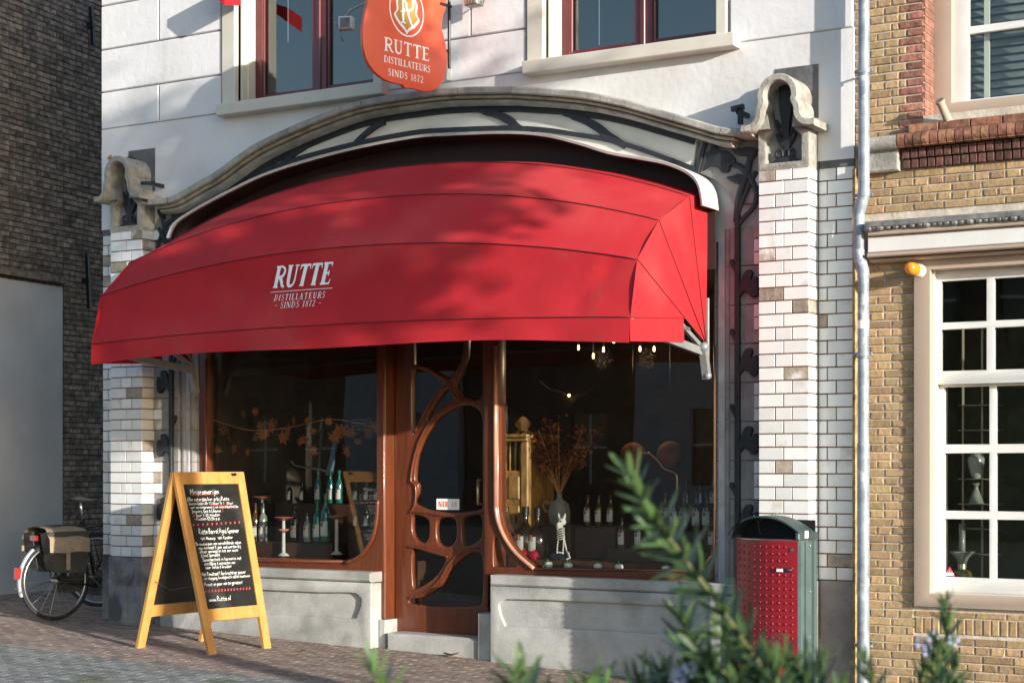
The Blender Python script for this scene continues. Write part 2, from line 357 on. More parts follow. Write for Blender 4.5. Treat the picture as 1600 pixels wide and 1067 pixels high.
# ------------------------------------------------------------------ lettering (own stroke glyphs)
def ribbon(mb, pts, w0, w1, mapf, k=0):
    n = len(pts); L = []; Rr = []
    for i, (x, y) in enumerate(pts):
        a = pts[max(i-1, 0)]; b = pts[min(i+1, n-1)]; dx, dy = b[0]-a[0], b[1]-a[1]; l = math.hypot(dx, dy) or 1
        w = (w0+(w1-w0)*i/max(1, n-1))/2; nx, ny = -dy/l*w, dx/l*w
        L.append(mapf(x+nx, y+ny, k)); Rr.append(mapf(x-nx, y-ny, k))
    o = len(mb.v); mb.v += [tuple(v) for v in L+Rr]
    for i in range(n-1): mb.f.append((o+i, o+i+1, o+n+i+1, o+n+i))
T, t_ = .20, .085
SER = {   # serif capitals: advance, strokes (points, width0, width1, curved)
 'R': (.80, [([(.2, 0), (.2, 1)], T, T, 0), ([(.2, .96), (.45, .96), (.66, .85), (.68, .7), (.6, .55), (.42, .49), (.2, .49)], .09, .14, 1), ([(.40, .5), (.56, .28), (.66, .1), (.84, .02)], T, .1, 1), ([(.02, .03), (.38, .03)], .06, .06, 0), ([(.02, .97), (.3, .97)], .06, .06, 0)]),
 'U': (.86, [([(.2, 1), (.2, .35), (.28, .1), (.45, .04), (.62, .12), (.68, .35)], T, .09, 1), ([(.68, .3), (.68, 1)], t_, t_, 0), ([(.03, .97), (.38, .97)], .06, .06, 0), ([(.54, .97), (.82, .97)], .06, .06, 0)]),
 'T': (.78, [([(.39, 0), (.39, 1)], T, T, 0), ([(.05, .95), (.73, .95)], .1, .1, 0), ([(.07, .98), (.03, .76)], .08, .03, 0), ([(.71, .98), (.75, .76)], .08, .03, 0), ([(.22, .03), (.56, .03)], .06, .06, 0)]),
 'E': (.72, [([(.2, 0), (.2, 1)], T, T, 0), ([(.02, .96), (.62, .96)], .09, .09, 0), ([(.02, .04), (.64, .04)], .09, .09, 0), ([(.2, .51), (.5, .51)], .08, .08, 0), ([(.60, .98), (.62, .8)], .08, .03, 0), ([(.62, .02), (.67, .24)], .08, .03, 0), ([(.49, .4), (.49, .62)], .05, .05, 0)]),
 'D': (.84, [([(.2, 0), (.2, 1)], T, T, 0), ([(.03, .96), (.4, .96), (.62, .82), (.7, .5), (.62, .18), (.4, .04), (.03, .04)], t_, t_, 1), ([(.66, .75), (.69, .5), (.66, .25)], .12, .12, 1)]),
 'I': (.40, [([(.2, 0), (.2, 1)], T, T, 0), ([(.03, .97), (.37, .97)], .06, .06, 0), ([(.03, .03), (.37, .03)], .06, .06, 0)]),
 'S': (.62, [([(.53, .82), (.4, .95), (.25, .95), (.13, .82), (.17, .66), (.38, .5), (.52, .35), (.5, .15), (.34, .04), (.18, .06), (.08, .2)], .1, .1, 1), ([(.17, .66), (.38, .5), (.5, .35)], .15, .15, 1)]),
 'L': (.68, [([(.2, 0), (.2, 1)], T, T, 0), ([(.03, .97), (.4, .97)], .06, .06, 0), ([(.02, .04), (.6, .04)], .09, .09, 0), ([(.58, .02), (.63, .26)], .08, .03, 0)]),
 'A': (.80, [([(.38, 1), (.66, 0)], T, T, 0), ([(.38, .98), (.12, 0)], t_, t_, 0), ([(.2, .33), (.58, .33)], .07, .07, 0), ([(0, .03), (.26, .03)], .06, .06, 0), ([(.5, .03), (.82, .03)], .06, .06, 0)]),
 'N': (.88, [([(.16, 0), (.16, 1)], t_, t_, 0), ([(.14, .98), (.7, .02)], T, T, 0), ([(.72, 0), (.72, 1)], t_, t_, 0), ([(.02, .03), (.3, .03)], .06, .06, 0), ([(.02, .97), (.26, .97)], .06, .06, 0), ([(.58, .97), (.86, .97)], .06, .06, 0)]),
 '1': (.46, [([(.24, 0), (.24, 1)], .16, .16, 0), ([(.24, .98), (.08, .84)], .07, .05, 0), ([(.08, .03), (.4, .03)], .06, .06, 0)]),
 '8': (.60, [([(.3, .53), (.14, .66), (.14, .84), (.3, .96), (.46, .84), (.46, .66), (.3, .53), (.12, .4), (.1, .16), (.3, .04), (.5, .16), (.48, .4), (.3, .53)], .1, .1, 1)]),
 '7': (.56, [([(.06, .95), (.52, .95)], .1, .1, 0), ([(.5, .95), (.3, .5), (.22, 0)], .07, .18, 1), ([(.08, .98), (.06, .76)], .07, .04, 0)]),
 '2': (.60, [([(.1, .74), (.16, .9), (.3, .96), (.46, .88), (.48, .68), (.34, .4), (.08, .06)], .09, .11, 1), ([(.08, .06), (.52, .06)], .11, .11, 0), ([(.52, .04), (.56, .22)], .06, .03, 0)]),
 '-': (.5, [([(.05, .45), (.45, .5)], .08, .08, 0)]), ' ': (.42, []), 'X': (.7, [([(.08, 0), (.62, 1)], .2, .2, 0), ([(.08, 1), (.62, 0)], .2, .2, 0)]), '0': (.62, [([(.3, .06), (.12, .2), (.1, .5), (.12, .8), (.3, .94), (.5, .8), (.52, .5), (.5, .2), (.3, .06)], .12, .12, 1)]),
}
CH = {   # chalk hand, single strokes on a 10-grid: x-height 5, caps 10
 'a': '5,5 2,5 1,2 2,0 4,1 5,5 5,0 6,0', 'b': '1,10 1,0 4,0 5,3 3,5 1,4', 'c': '5,4 3,5 1,3 1,1 3,0 5,1', 'd': '5,4 2,5 1,2 2,0 4,0 5,3 5,10 5,0', 'e': '1,3 5,3 4,5 2,5 1,2 2,0 5,1',
 'f': '5,9 3,10 2,8 2,0;0,5 4,5', 'g': '5,5 2,5 1,2 3,1 5,3 5,5 5,-3 2,-4 1,-2', 'h': '1,10 1,0;1,4 4,5 5,3 5,0', 'i': '2,5 2,0;2,7 2,8', 'j': '3,5 3,-3 1,-4;3,7 3,8', 'k': '1,10 1,0;5,5 1,2;2,3 5,0',
 'l': '2,10 2,1 3,0', 'm': '1,5 1,0;1,4 3,5 4,0;4,4 6,5 7,0', 'n': '1,5 1,0;1,4 4,5 5,3 5,0', 'o': '3,5 1,3 1,1 3,0 5,2 5,4 3,5', 'p': '1,5 1,-4;1,4 4,5 5,3 4,0 1,1', 'r': '1,5 1,0;1,3 3,5 5,4', 's': '5,5 2,5 2,3 4,2 4,0 1,0',
 't': '2,8 2,0 4,0;0,5 5,5', 'u': '1,5 1,1 3,0 5,2;5,5 5,0', 'v': '1,5 3,0 5,5', 'w': '1,5 2,0 4,4 6,0 7,5', 'z': '1,5 5,5 1,0 5,0', 'y': '1,5 3,1;5,5 2,-4', 'x': '1,5 5,0;1,0 5,5',
 'M': '0,0 1,10 4,3 7,10 8,0', 'E': '6,9 3,10 2,7 4,5 1,3 2,0 6,1', 'R': '1,0 1,10 5,9 5,6 1,5 6,0', 'J': '1,9 6,10 4,9 4,-2 1,-2', 'G': '6,8 4,10 1,6 1,2 4,0 6,3 6,4 4,4;6,4 6,-3', 'L': '2,10 1,0 6,1', 'D': '2,10 2,0;0,9 4,10 6,6 5,1 1,0',
 'K': '1,10 1,0;6,10 1,4 6,0', 'B': '1,0 1,10 5,9 4,6 1,5 5,4 5,1 1,0', 'A': '0,0 3,10 6,0;1,4 5,4', 'S': '6,9 3,10 1,7 5,4 4,0 0,1', 'H': '1,10 1,0;6,10 6,0;1,5 6,5', 'P': '1,0 1,10 6,9 5,5 1,5',
 '0': '3,8 1,4 3,0 5,4 3,8', '1': '1,6 3,8 3,0', '2': '1,7 4,8 4,5 1,0 5,0', '3': '1,8 5,8 3,5 5,2 1,0', '5': '5,8 1,8 1,5 4,5 5,1 1,0', '7': '1,8 5,8 2,0', '%': '1,8 2,7;5,8 1,0;4,1 5,0', '&': '6,1 2,6 3,8 4,6 1,2 3,0 6,4',
 ',': '2,1 1,-2', '.': '2,0 2,1', '!': '2,9 2,3;2,0 2,1', '?': '1,8 3,10 5,7 3,3;3,0 3,1', '\u20ac': '6,9 3,9 1,5 3,0 6,1;0,6 4,6;0,4 4,4', '\u00b1': '1,5 5,5;3,8 3,3;1,0 5,0', '*': '1,7 5,1;1,1 5,7;3,8 3,0', ' ': ''}
def serif_text(mb, text, mapf, cap, italic=0, spacing=.06, wscale=1.0, x0=0, y0=0, wk=1.0):
    x = 0; k = 0
    for ch in text:
        adv, st = SER[ch]
        for pts, a, b, curved in st:
            q = cr(pts, 4) if curved else pts
            k += 1
            ribbon(mb, [(x0+(x+px)*cap*wscale+italic*py*cap, y0+py*cap) for px, py in q], a*cap*wk, b*cap*wk, mapf, k % 9)
        x += adv+spacing
    return x*cap*wscale
def serif_width(text, spacing=.06): return sum(SER[c][0]+spacing for c in text)-spacing
# ================================================================== SETTING: ground
def sheet(name, x0, x1, y0, y1, dz, m, nx=40):
    mb = MB()
    xs = [x0+(x1-x0)*i/nx for i in range(nx+1)]
    if x0 < -15 < x1: xs = sorted(set(xs+[-15, 1.0]))
    for x in xs: mb.v += [(x, y0, gz(x)+dz), (x, y1, gz(x)+dz)]
    for i in range(len(xs)-1): mb.f.append((2*i, 2*i+2, 2*i+3, 2*i+1))
    return struct(obj(name, mb, m))
sheet('ground', -250, 250, -250, 250, -.03, 'far')
sheet('street', -40, 30, -11.9, 9.44, -.012, 'street_j')
sheet('pavement', -16, 6, 9.44, 16, -.006, 'pave_j')
def pavers(name, x0, x1, y0, y1, L, W, m, par):
    mb = MB(); y = y0; r = 0; j = .006
    while y < y1-.01:
        x = x0+(L/2 if r % 2 else 0)+random.uniform(-.01, .01)
        while x < x1:
            a, b = x+j/2, x+L-j/2; h = random.uniform(-.0006, .0006); tl = random.uniform(-.0005, .0005)
            za, zb = gz(a)+h, gz(b)+h+tl; c = .0016; dy = random.uniform(-.002, .002)
            ya, yb = y+j/2+dy, y+W-j/2+dy
            mb.add([(a, ya, za-.02), (b, ya, zb-.02), (b, yb, zb-.02), (a, yb, za-.02),
                    (a+c, ya+c, za+.0004), (b-c, ya+c, zb+.0004), (b-c, yb-c, zb+.0004), (a+c, yb-c, za+.0004)],
                   [(4, 5, 6, 7), (0, 1, 5, 4), (1, 2, 6, 5), (2, 3, 7, 6), (3, 0, 4, 7)])
            x += L
        y += W; r += 1
    return stuff(obj(name, mb, m, par))
pv = [o for o in COL.objects if o.name == 'pavement'][0]; sv = [o for o in COL.objects if o.name == 'street'][0]
pavers('clinkers', -13.6, -3.2, 9.50, 12.6, .20, .068, 'pave', pv)
pavers('clinkers', -12.2, -4.0, 7.3, 9.36, .20, .082, 'street', sv)
mb = MB()
x = -14
while x < -3:
    mb.box(x+.004, x+.2, 9.365, 9.495, -.02, .001)
    for k in range(8): mb.v[-1-k] = (mb.v[-1-k][0], mb.v[-1-k][1], mb.v[-1-k][2]+gz(mb.v[-1-k][0]))
    x += .204
obj('kerb_course', mb, 'pave', pv)

# ================================================================== THE SHOP BUILDING
shop = thing('shop_building', 'white stucco corner shop with tiled pillars, arched stone hood and mahogany shopfront', 'building', (0, 0, 0))
LX, RX = -10.92, -3.98
YS = 11.20
wl = (-9.38, -7.96); wr = (-6.40, -4.99); zs = 4.445
# core wall behind everything
mb = MB(); ya, yb = 11.236, 11.49
mb.box(LX, -9.93, ya, yb, -.3, 3.0); mb.box(-4.99, RX, ya, yb, -.3, 3.0); mb.box(LX, RX, ya, yb, 3.0, zs); mb.box(LX, wl[0], ya, yb, zs, 7.2); mb.box(wl[1], wr[0], ya, yb, zs, 7.2); mb.box(wr[1], RX, ya, yb, zs, 7.2)
mb.box(wl[0], wl[1], ya, yb, 6.6, 7.2); mb.box(wr[0], wr[1], ya, yb, 6.6, 7.2)
core = obj('wall', mb, 'joint', shop)
mb = MB(); mb.box(LX+.01, LX+.25, 11.5, 17, -.3, 7.2); mb.box(RX-.25, RX-.01, 11.5, 17, -.3, 7.2); mb.box(LX+.25, RX-.25, 16.8, 17, -.3, 7.2); mb.box(LX+.01, RX-.01, 11.236, 17, 7.2, 7.3)
obj('side_wall', mb, 'opp_pale', shop)
# stucco blocks
zj = [4.385, 4.715, 5.09, 5.478, 5.86, 6.25, 6.65, 7.2]
ns = (-9.54, -7.86, -6.56, -4.89)
def sblock(x0, x1, z0, z1):
    mb = MB(); g = .006
    mb.bbox(x0+g, x1-g, YS, 11.235, z0+g, z1-g, .007); obj('stucco_block', mb, 'stucco', shop)
for i in range(len(zj)-1):
    z0, z1 = zj[i], zj[i+1]
    if i % 2 == 0: sblock(LX, -10.238, z0, z1); sblock(-10.238, ns[0], z0, z1)
    else: sblock(LX, ns[0], z0, z1)
    sblock(ns[1], ns[2], z0, z1) if i % 2 == 0 else (sblock(ns[1], -7.05, z0, z1), sblock(-7.05, ns[2], z0, z1))
    sblock(ns[3], RX, z0, z1)
# arch curve of the stone hood (its upper edge)
ap = [(236, 313), (252, 312), (271, 309), (294, 297), (318, 283), (340, 270.5), (392, 233), (440.6, 208), (506, 180), (569, 159), (662, 144), (720, 139), (787, 137.5), (812, 138), (900, 144), (969, 156), (1031, 173), (1094, 191), (1125, 200), (1150, 203), (1180, 203)]
arch = [Vector(p) for p in cr(pp(ap, 11.05), 5)]
def off(path, d):
    out = []
    for i, p in enumerate(path):
        a = path[max(i-1, 0)]; b = path[min(i+1, len(path)-1)]; t = b-a; t.y = 0; t.normalize(); out.append(p+Vector((-t.z, 0, t.x))*d)
    return out
# smooth stucco between arch and blocks
lo = [(p.x, p.z) for p in off(arch, -.04)]
plate('stucco_field', [[(LX, 3.80)]+[(LX, 3.5), (-10.3, 3.5)]+lo+[(-4.55, 3.5), (RX, 3.5), (RX, 4.388), (LX, 4.388)]], 11.213, .022, 'stucco', shop)
# archivolt: stones and mouldings
nst = 11; seg = len(arch)-1; cuts = [round(k*seg/nst) for k in range(nst+1)]
for k in range(nst):
    path = arch[cuts[k]:cuts[k+1]+1]
    a, b = path[0], path[-1]; path = [p.copy() for p in path]
    path[0] += (path[1]-path[0]).normalized()*.003; path[-1] -= (path[-1]-path[-2]).normalized()*.003
    mb = MB(); mb.sweep(path, [(0, .03), (.006, -.03), (-.006, -.045), (-.040, -.045), (-.048, -.035), (-.048, .17), (0, .17)])
    obj('archivolt_stone', mb, 'stone', shop, True, 30)
mb = MB(); mb.sweep(off(arch[3:-5], 0), [(-.049, .0), (-.062, -.012), (-.075, .0), (-.078, .16), (-.049, .16)])
obj('arch_moulding', mb, 'mould', shop, True, 40)
mb = MB(); mb.sweep(off(arch[4:-6], 0), [(-.079, .03), (-.095, .012), (-.112, .035), (-.115, .16), (-.079, .16)])
obj('arch_moulding', mb, 'stone', shop, True, 40)
# spandrel panel with dark tracery
hoodpx = [(262, 372), (272, 350), (300, 330), (355, 300), (425, 268), (535, 236), (640, 215), (700, 210), (790, 207), (850, 211), (905, 224), (950, 238), (1000, 247), (1040, 255), (1075, 270), (1092, 290), (1098, 322)]
i0 = min(range(len(arch)), key=lambda i: abs(arch[i].x-X_(309, 11.19))); i1 = min(range(len(arch)), key=lambda i: abs(arch[i].x-X_(1100, 11.19)))
top = [(p.x, p.z) for p in off(arch[i0:i1+1], -.10)]
hw = [P(a, b, 11.19) for a, b in hoodpx if 300 < a < 1090]
low = [(p.x, p.z-.25) for p in hw][::-1]
plate('spandrel_panel', [top+low], 11.185, .04, 'cream', shop)
def band(path, w, Y, d, name='tracery', m='iron'):
    mb = MB(); ww = w if isinstance(w, list) else [w]*len(path); base = 0
    for i, p in enumerate(path):
        p = Vector(p); a = Vector(path[max(i-1, 0)]); b = Vector(path[min(i+1, len(path)-1)]); t = b-a; t.y = 0; t.normalize(); n = Vector((-t.z, 0, t.x)); h = ww[i]/2
        for o, y in ((-h, Y+d), (-h, Y+.003), (-h+.003, Y), (h-.003, Y), (h, Y+.003), (h, Y+d)): q = p+n*o; mb.v.append((q.x, y, q.z))
    for i in range(len(path)-1):
        for k in range(5): mb.f.append((i*6+k, i*6+k+1, i*6+k+7, i*6+k+6))
    mb.f.append(tuple(range(6))); mb.f.append(tuple(6*(len(path)-1)+k for k in range(6)))
    return obj(name, mb, m, shop)
band(off(arch[i0:i1+1], -.135), .045, 11.165, .02)
botp = [P(a, b-3, 11.165) for a, b in [(330, 308), (425, 264), (535, 232), (640, 211), (700, 206), (790, 203), (850, 206), (905, 214), (950, 222), (1000, 236), (1089, 269)]]
band([Vector(p) for p in cr([tuple(p) for p in botp], 4)], .035, 11.163, .02)
for br, wd in (([(600, 190), (583, 199), (562, 216), (543, 236)], [.05, .05, .045, .05]), ([(476, 229), (455, 243), (438, 257), (422, 275)], [.045, .04, .04, .045]),
               ([(742, 172), (770, 177), (795, 188), (808, 200), (832, 212)], [.03, .055, .06, .06, .05]), ([(880, 178), (908, 186), (934, 200), (950, 213), (976, 228)], [.03, .055, .06, .06, .05]),
               ([(1103, 214), (1096, 240), (1088, 270)], [.03, .03, .03]), ([(309, 300), (330, 318)], [.03, .03])):
    ps = cr([tuple(P(a, b, 11.161)) for a, b in br], 5); n = len(ps); w2 = [wd[min(int(i/(n-1)*(len(wd)-1)+.5), len(wd)-1)] for i in range(n)]
    band([Vector(p) for p in ps], w2, 11.161, .022)
# ---------------- pillars with glazed tiles
NR, ZB, PT = 31, .627, .0912
_tm = {}
def tilemesh(wd, ht, kind):
    k = (round(wd, 3), round(ht, 3), kind)
    if k not in _tm:
        mb = MB(); mb.bbox(.0042, wd-.0042, 0, .012, .0045, ht-.0045, .0010); _tm[k] = mb.mesh('tile', M['tile_bad'] if kind else M['tile'])
    return _tm[k]
def tile(par, x, y, z, wd, ht=PT, side=0):
    bad = random.random() < .055
    o = link('tile', tilemesh(wd, ht, bad), par, (x+random.uniform(-.0006, .0006), y+random.uniform(-.0008, .0008), z), (0, 0, R(90) if side else 0))
    return o
def pillar(x0, mirror):
    x1 = x0+.368
    core = MB(); core.box(x0+.006, x1-.006, 11.056, 11.30, ZB-.6, 3.44)
    ra, rb = (x1, RX) if not mirror else (LX, x0)
    core.box(ra+.004, rb-.004, 11.231, 11.30, ZB-.6, 3.44)
    va, vb = (x0-.095, x0) if not mirror else (x1, x1+.095)
    pl = obj('pillar', core, 'grout', shop)
    for r in range(NR):
        z = ZB+r*PT
        cols = [0, .123, .246, .368] if r % 2 == 0 else [0, .184, .368]
        for a, b in zip(cols, cols[1:]): tile(pl, x0+a, 11.05, z, b-a)
        tile(pl, x1, 11.053, z, .172, side=1)
        W = rb-ra; c2 = [0, .13, W] if r % 2 == 0 else [0, .065, W]
        for a, b in zip(c2, c2[1:]): tile(pl, ra+a, 11.225, z, b-a)
        if (r//3) % 2 == 0: tile(pl, va, 11.188, z, vb-va)
    return pl
PR = pillar(-4.608, False); PL = pillar(MX+4.24, True)
def slab(name, x0, x1, y0, y1, z0, z1, m, par=shop, b=.006, label=None):
    mb = MB(); mb.bbox(x0, x1, y0, y1, z0, z1, b); return obj(name, mb, m, par, label=label)
slab('stone_slab', -4.232, RX, 11.218, 11.3, 3.447, 3.80, 'stone_dark'); slab('stone_slab', LX, -10.67, 11.218, 11.3, 3.447, 3.80, 'stone_dark')
slab('stone_slab', -4.55, X_(1278, 11.2), 11.205, 11.212, 3.80, 4.17, 'stone_dark'); slab('stone_slab', -10.60, X_(241, 11.2), 11.205, 11.212, 3.80, 4.17, 'stone_dark')
# caps: base block with niche, horseshoe scroll, plant relief
cx = -4.424
def z6(pts, Y): return [tuple(P(1180+a/6.275, 100+b/6.275, Y)) for a, b in pts]
half = [(575, 561), (500, 566), (440, 540), (405, 480), (398, 405), (404, 330)]
hp = [Vector(p) for p in z6(half, 10.93)]
cz = P(1218.5, 148, 10.93).z; rc = .122
arcp = [Vector((cx+rc*math.cos(a), 10.93, cz+rc*1.02*math.sin(a))) for a in [R(-18+216*k/18) for k in range(19)]]
full = hp[:5]+arcp[:]+[Vector((2*cx-p.x, p.y, p.z)) for p in hp[:5]][::-1]
full = [Vector(p) for p in cr([tuple(p) for p in full], 3)]
zc0 = 3.437
for mir in (0, 1):
    dx = 0 if not mir else (MX-2*cx)
    sh = lambda pts: [(p[0]+dx, p[-1]) for p in pts]
    zf = full[0].z-.005
    cb = plate('pillar_cap', [sh([(-4.608, zc0), (-4.24, zc0), (-4.24, zf), (cx+.072, zf), (cx+.085, zf-.015), (-4.293, zc0+.225), (-4.293, zc0+.05), (-4.555, zc0+.05), (-4.555, zc0+.225), (cx-.085, zf-.015), (cx-.072, zf), (-4.608, zf)])],
               11.046, .18, 'stone_light', shop, .004)
    plate('niche', [sh([(-4.56, zc0+.04), (-4.285, zc0+.04), (-4.285, zf), (cx+.085, zf+.06), (cx+.095, cz-.08), (cx+.11, cz), (cx+.08, cz+.08), (cx, cz+.115), (cx-.08, cz+.08), (cx-.11, cz), (cx-.095, cz-.08), (cx-.085, zf+.06), (-4.56, zf)])], 11.12, .08, 'pilaster', cb)
    for s__ in (-1, 1):
        plate('shoulder', [sh([(cx+s__*.175, zf), (cx+s__*.08, zf), (cx+s__*.10, zf+.10), (cx+s__*.13, zf+.045)][::s__])], 11.0, .2, 'stone_light', cb)
    mb = MB(); path = [p+Vector((dx, 0, 0)) for p in full]; mb.sweep(path, [(-.024, .01), (-.018, .0), (.018, .0), (.026, .012), (.026, .275), (-.024, .275)])
    obj('scroll', mb, 'stone_light', cb, True, 40)
    zz = lambda pts: [(cx+dx+a*.001, zc0+b*.001) for a, b in pts]
    rel = [zz([(-115, 55), (115, 55), (60, 88), (35, 95), (22, 95), (22, 150), (60, 210), (75, 250), (60, 262), (28, 225), (22, 240), (28, 330), (45, 420), (52, 520), (48, 600), (40, 640), (0, 665), (-40, 640), (-48, 600), (-52, 520), (-45, 420), (-28, 330), (-22, 240), (-28, 225), (-60, 262), (-75, 250), (-60, 210), (-22, 150), (-22, 95), (-35, 95), (-60, 88)])]
    plate('plant_relief', rel, 11.085, .05, 'iron', cb, .004)
    for s in (-1, 1):
        mb = MB()
        q = [(22, 95), (25, 135), (50, 140), (68, 125), (66, 100), (48, 96)]
        mb.tube([(cx+dx+s*a*.001, 11.085, zc0+b*.001) for a, b in cr(q, 4)], .010, 6)
        obj('relief_curl', mb, 'iron', cb, True); mb = MB()
        q = [(28, 240), (60, 300), (70, 350), (55, 330), (40, 300)]
        mb.tube([(cx+dx+s*a*.001, 11.095, zc0+b*.001) for a, b in cr(q, 4)], .009, 6)
        obj('relief_curl', mb, 'iron', cb, True)
# pillar bases with carved cup
for mir in (0, 1):
    x0 = -4.608 if not mir else MX+4.24
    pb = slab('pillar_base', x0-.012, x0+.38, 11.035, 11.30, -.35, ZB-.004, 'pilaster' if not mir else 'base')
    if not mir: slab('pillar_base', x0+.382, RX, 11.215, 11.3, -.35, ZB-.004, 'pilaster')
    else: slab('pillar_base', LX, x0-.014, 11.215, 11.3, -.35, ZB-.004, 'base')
    c = x0+.184; zt = ZB-.1
    cup = [(c-.115, zt), (c-.10, zt-.07), (c-.06, zt-.125), (c-.022, zt-.15), (c-.022, zt-.40), (c-.15, zt-.50), (c-.15, zt-.62), (c+.15, zt-.62), (c+.15, zt-.50), (c+.022, zt-.40), (c+.022, zt-.15), (c+.06, zt-.125), (c+.10, zt-.07), (c+.115, zt), (c+.095, zt), (c+.05, zt-.045), (c, zt-.06), (c-.05, zt-.045), (c-.095, zt)]
    plate('carved_cup', [cup], 11.018, .03, 'pilaster' if not mir else 'base', pb, .006)
# ---------------- stone reveals (pilasters) with vine
def mirx(x, m): return MX-x if m else x
for mir in (0, 1):
    zrows = [-.30]+[ZB+3*PT*k for k in range(0, 10)]
    zrows = [-.30, .10, .353]+[ZB+3*PT*k for k in range(0, 10)]
    for k in range(len(zrows)-1):
        z0, z1 = zrows[k], zrows[k+1]
        mb = MB(); g = .0025
        a, b = sorted((mirx(-4.885, mir), mirx(-4.606, mir)))
        mb.bbox(a, b, 11.2, 11.32, z0+g, z1-g, .003)
        a, b = sorted((mirx(-5.04, mir), mirx(-4.885, mir))); mb.box(a, b, 11.285, 11.42, z0+g, z1-g)
        for xx, yy, rr in ((-4.915, 11.255, .034), (-4.985, 11.285, .036), (-4.953, 11.28, .012)): mb.tube([(mirx(xx, mir), yy, z0+g), (mirx(xx, mir), yy, z1-g)], rr, 10)
        obj('reveal_stone', mb, 'pilaster', shop)
    # upper block behind the lily
    o5 = lambda x, y: P(1100+x/3.05, 210+y/3.05, 11.2)
    f = lambda pts: [(mirx(o5(a, b).x, mir), o5(a, b).z) for a, b in pts]
    plate('lily_block', [f([(-45, 175), (0, 10), (60, 20), (262, 30), (262, 330), (140, 330), (110, 270), (60, 220)])], 11.195, .06, 'pilaster', shop, .005)
    vine = thing('x', 'x', 'x') if False else None
    lily = [(0, 175), (20, 130), (13, 95), (35, 80), (45, 38), (75, 75), (110, 80), (150, 110), (155, 140), (130, 155), (125, 180), (95, 185), (70, 160), (35, 155)]
    vo = plate('vine_relief', [f(cr(lily, 4, True))], 11.168, .035, 'iron', shop, .005)
    plate('flower', [f(cr([(130, 60), (175, 70), (220, 62), (262, 75), (240, 100), (200, 105), (160, 98)], 3, True))], 11.17, .03, 'iron', vo, .004)
    plate('leaf', [f(cr([(112, 208), (145, 200), (170, 190), (195, 205), (200, 225), (165, 238), (135, 225)], 3, True))], 11.17, .03, 'iron', vo, .004)
    def vs(pts, w):
        mb = MB(); q = [Vector((mirx(o5(a, b).x, mir), 11.18, o5(a, b).z)) for a, b in cr(pts, 4)]
        mb.tube(q, w*1.25, 8, flat=.45, up=(0, 1, 0)); return obj('stem', mb, 'iron', vo, True)
    vs([(145, 145), (185, 160), (225, 205), (255, 280), (240, 350), (195, 400), (165, 440)], .016)
    vs([(250, 85), (225, 120), (212, 180), (190, 240), (168, 320), (160, 420)], .020)
    vs([(255, 180), (225, 235), (185, 330), (165, 400)], .014)
    xs = mirx(X_(1154, 11.2), mir)
    st = MB(); st.bbox(xs-.018, xs+.018, 11.165, 11.2, .30, o5(0, 400).z, .006); obj('stem', st, 'iron', vo)
    o6 = lambda x, y: P(1090+x/3.555, 560+y/3.555, 11.2)
    zref = o6(0, 460).z
    leafp = [(238, 490), (250, 430), (272, 385), (298, 376), (312, 395), (303, 432), (330, 416), (344, 440), (343, 510), (330, 528), (308, 530), (290, 505), (262, 498), (245, 520)]
    lm = None
    for k, zc in enumerate([zref-2*.547, zref-.547, zref, zref+.547, zref+2*.547]):
        pts = [(mirx(o6(a, b).x, mir), o6(a, b).z-zref) for a, b in cr(leafp, 3, True)]
        if lm is None: lm = plate_mesh('leaf', [pts], 11.168, .034, 'iron', .005)
        link('leaf', lm, vo, (0, 0, zc))
    bm_ = None
    for zc in (zref+.22, zref-.33, zref+.75, zref+1.24):
        pts = [(mirx(o6(a, b).x, mir), o6(a, b).z-o6(0, 250).z) for a, b in cr([(186, 235), (192, 215), (203, 222), (216, 262), (222, 300), (200, 262)], 3, True)]
        if bm_ is None: bm_ = plate_mesh('bud', [pts], 11.17, .03, 'iron', .003)
        link('bud', bm_, vo, (0, 0, zc))
    # raised border beside the stem
    mb = MB(); xb = mirx(X_(1161, 11.2)+.01, mir); mb.tube([(xb, 11.2, .3), (xb, 11.2, 2.6)], .005, 6); obj('stone_bead', mb, 'pilaster', shop)
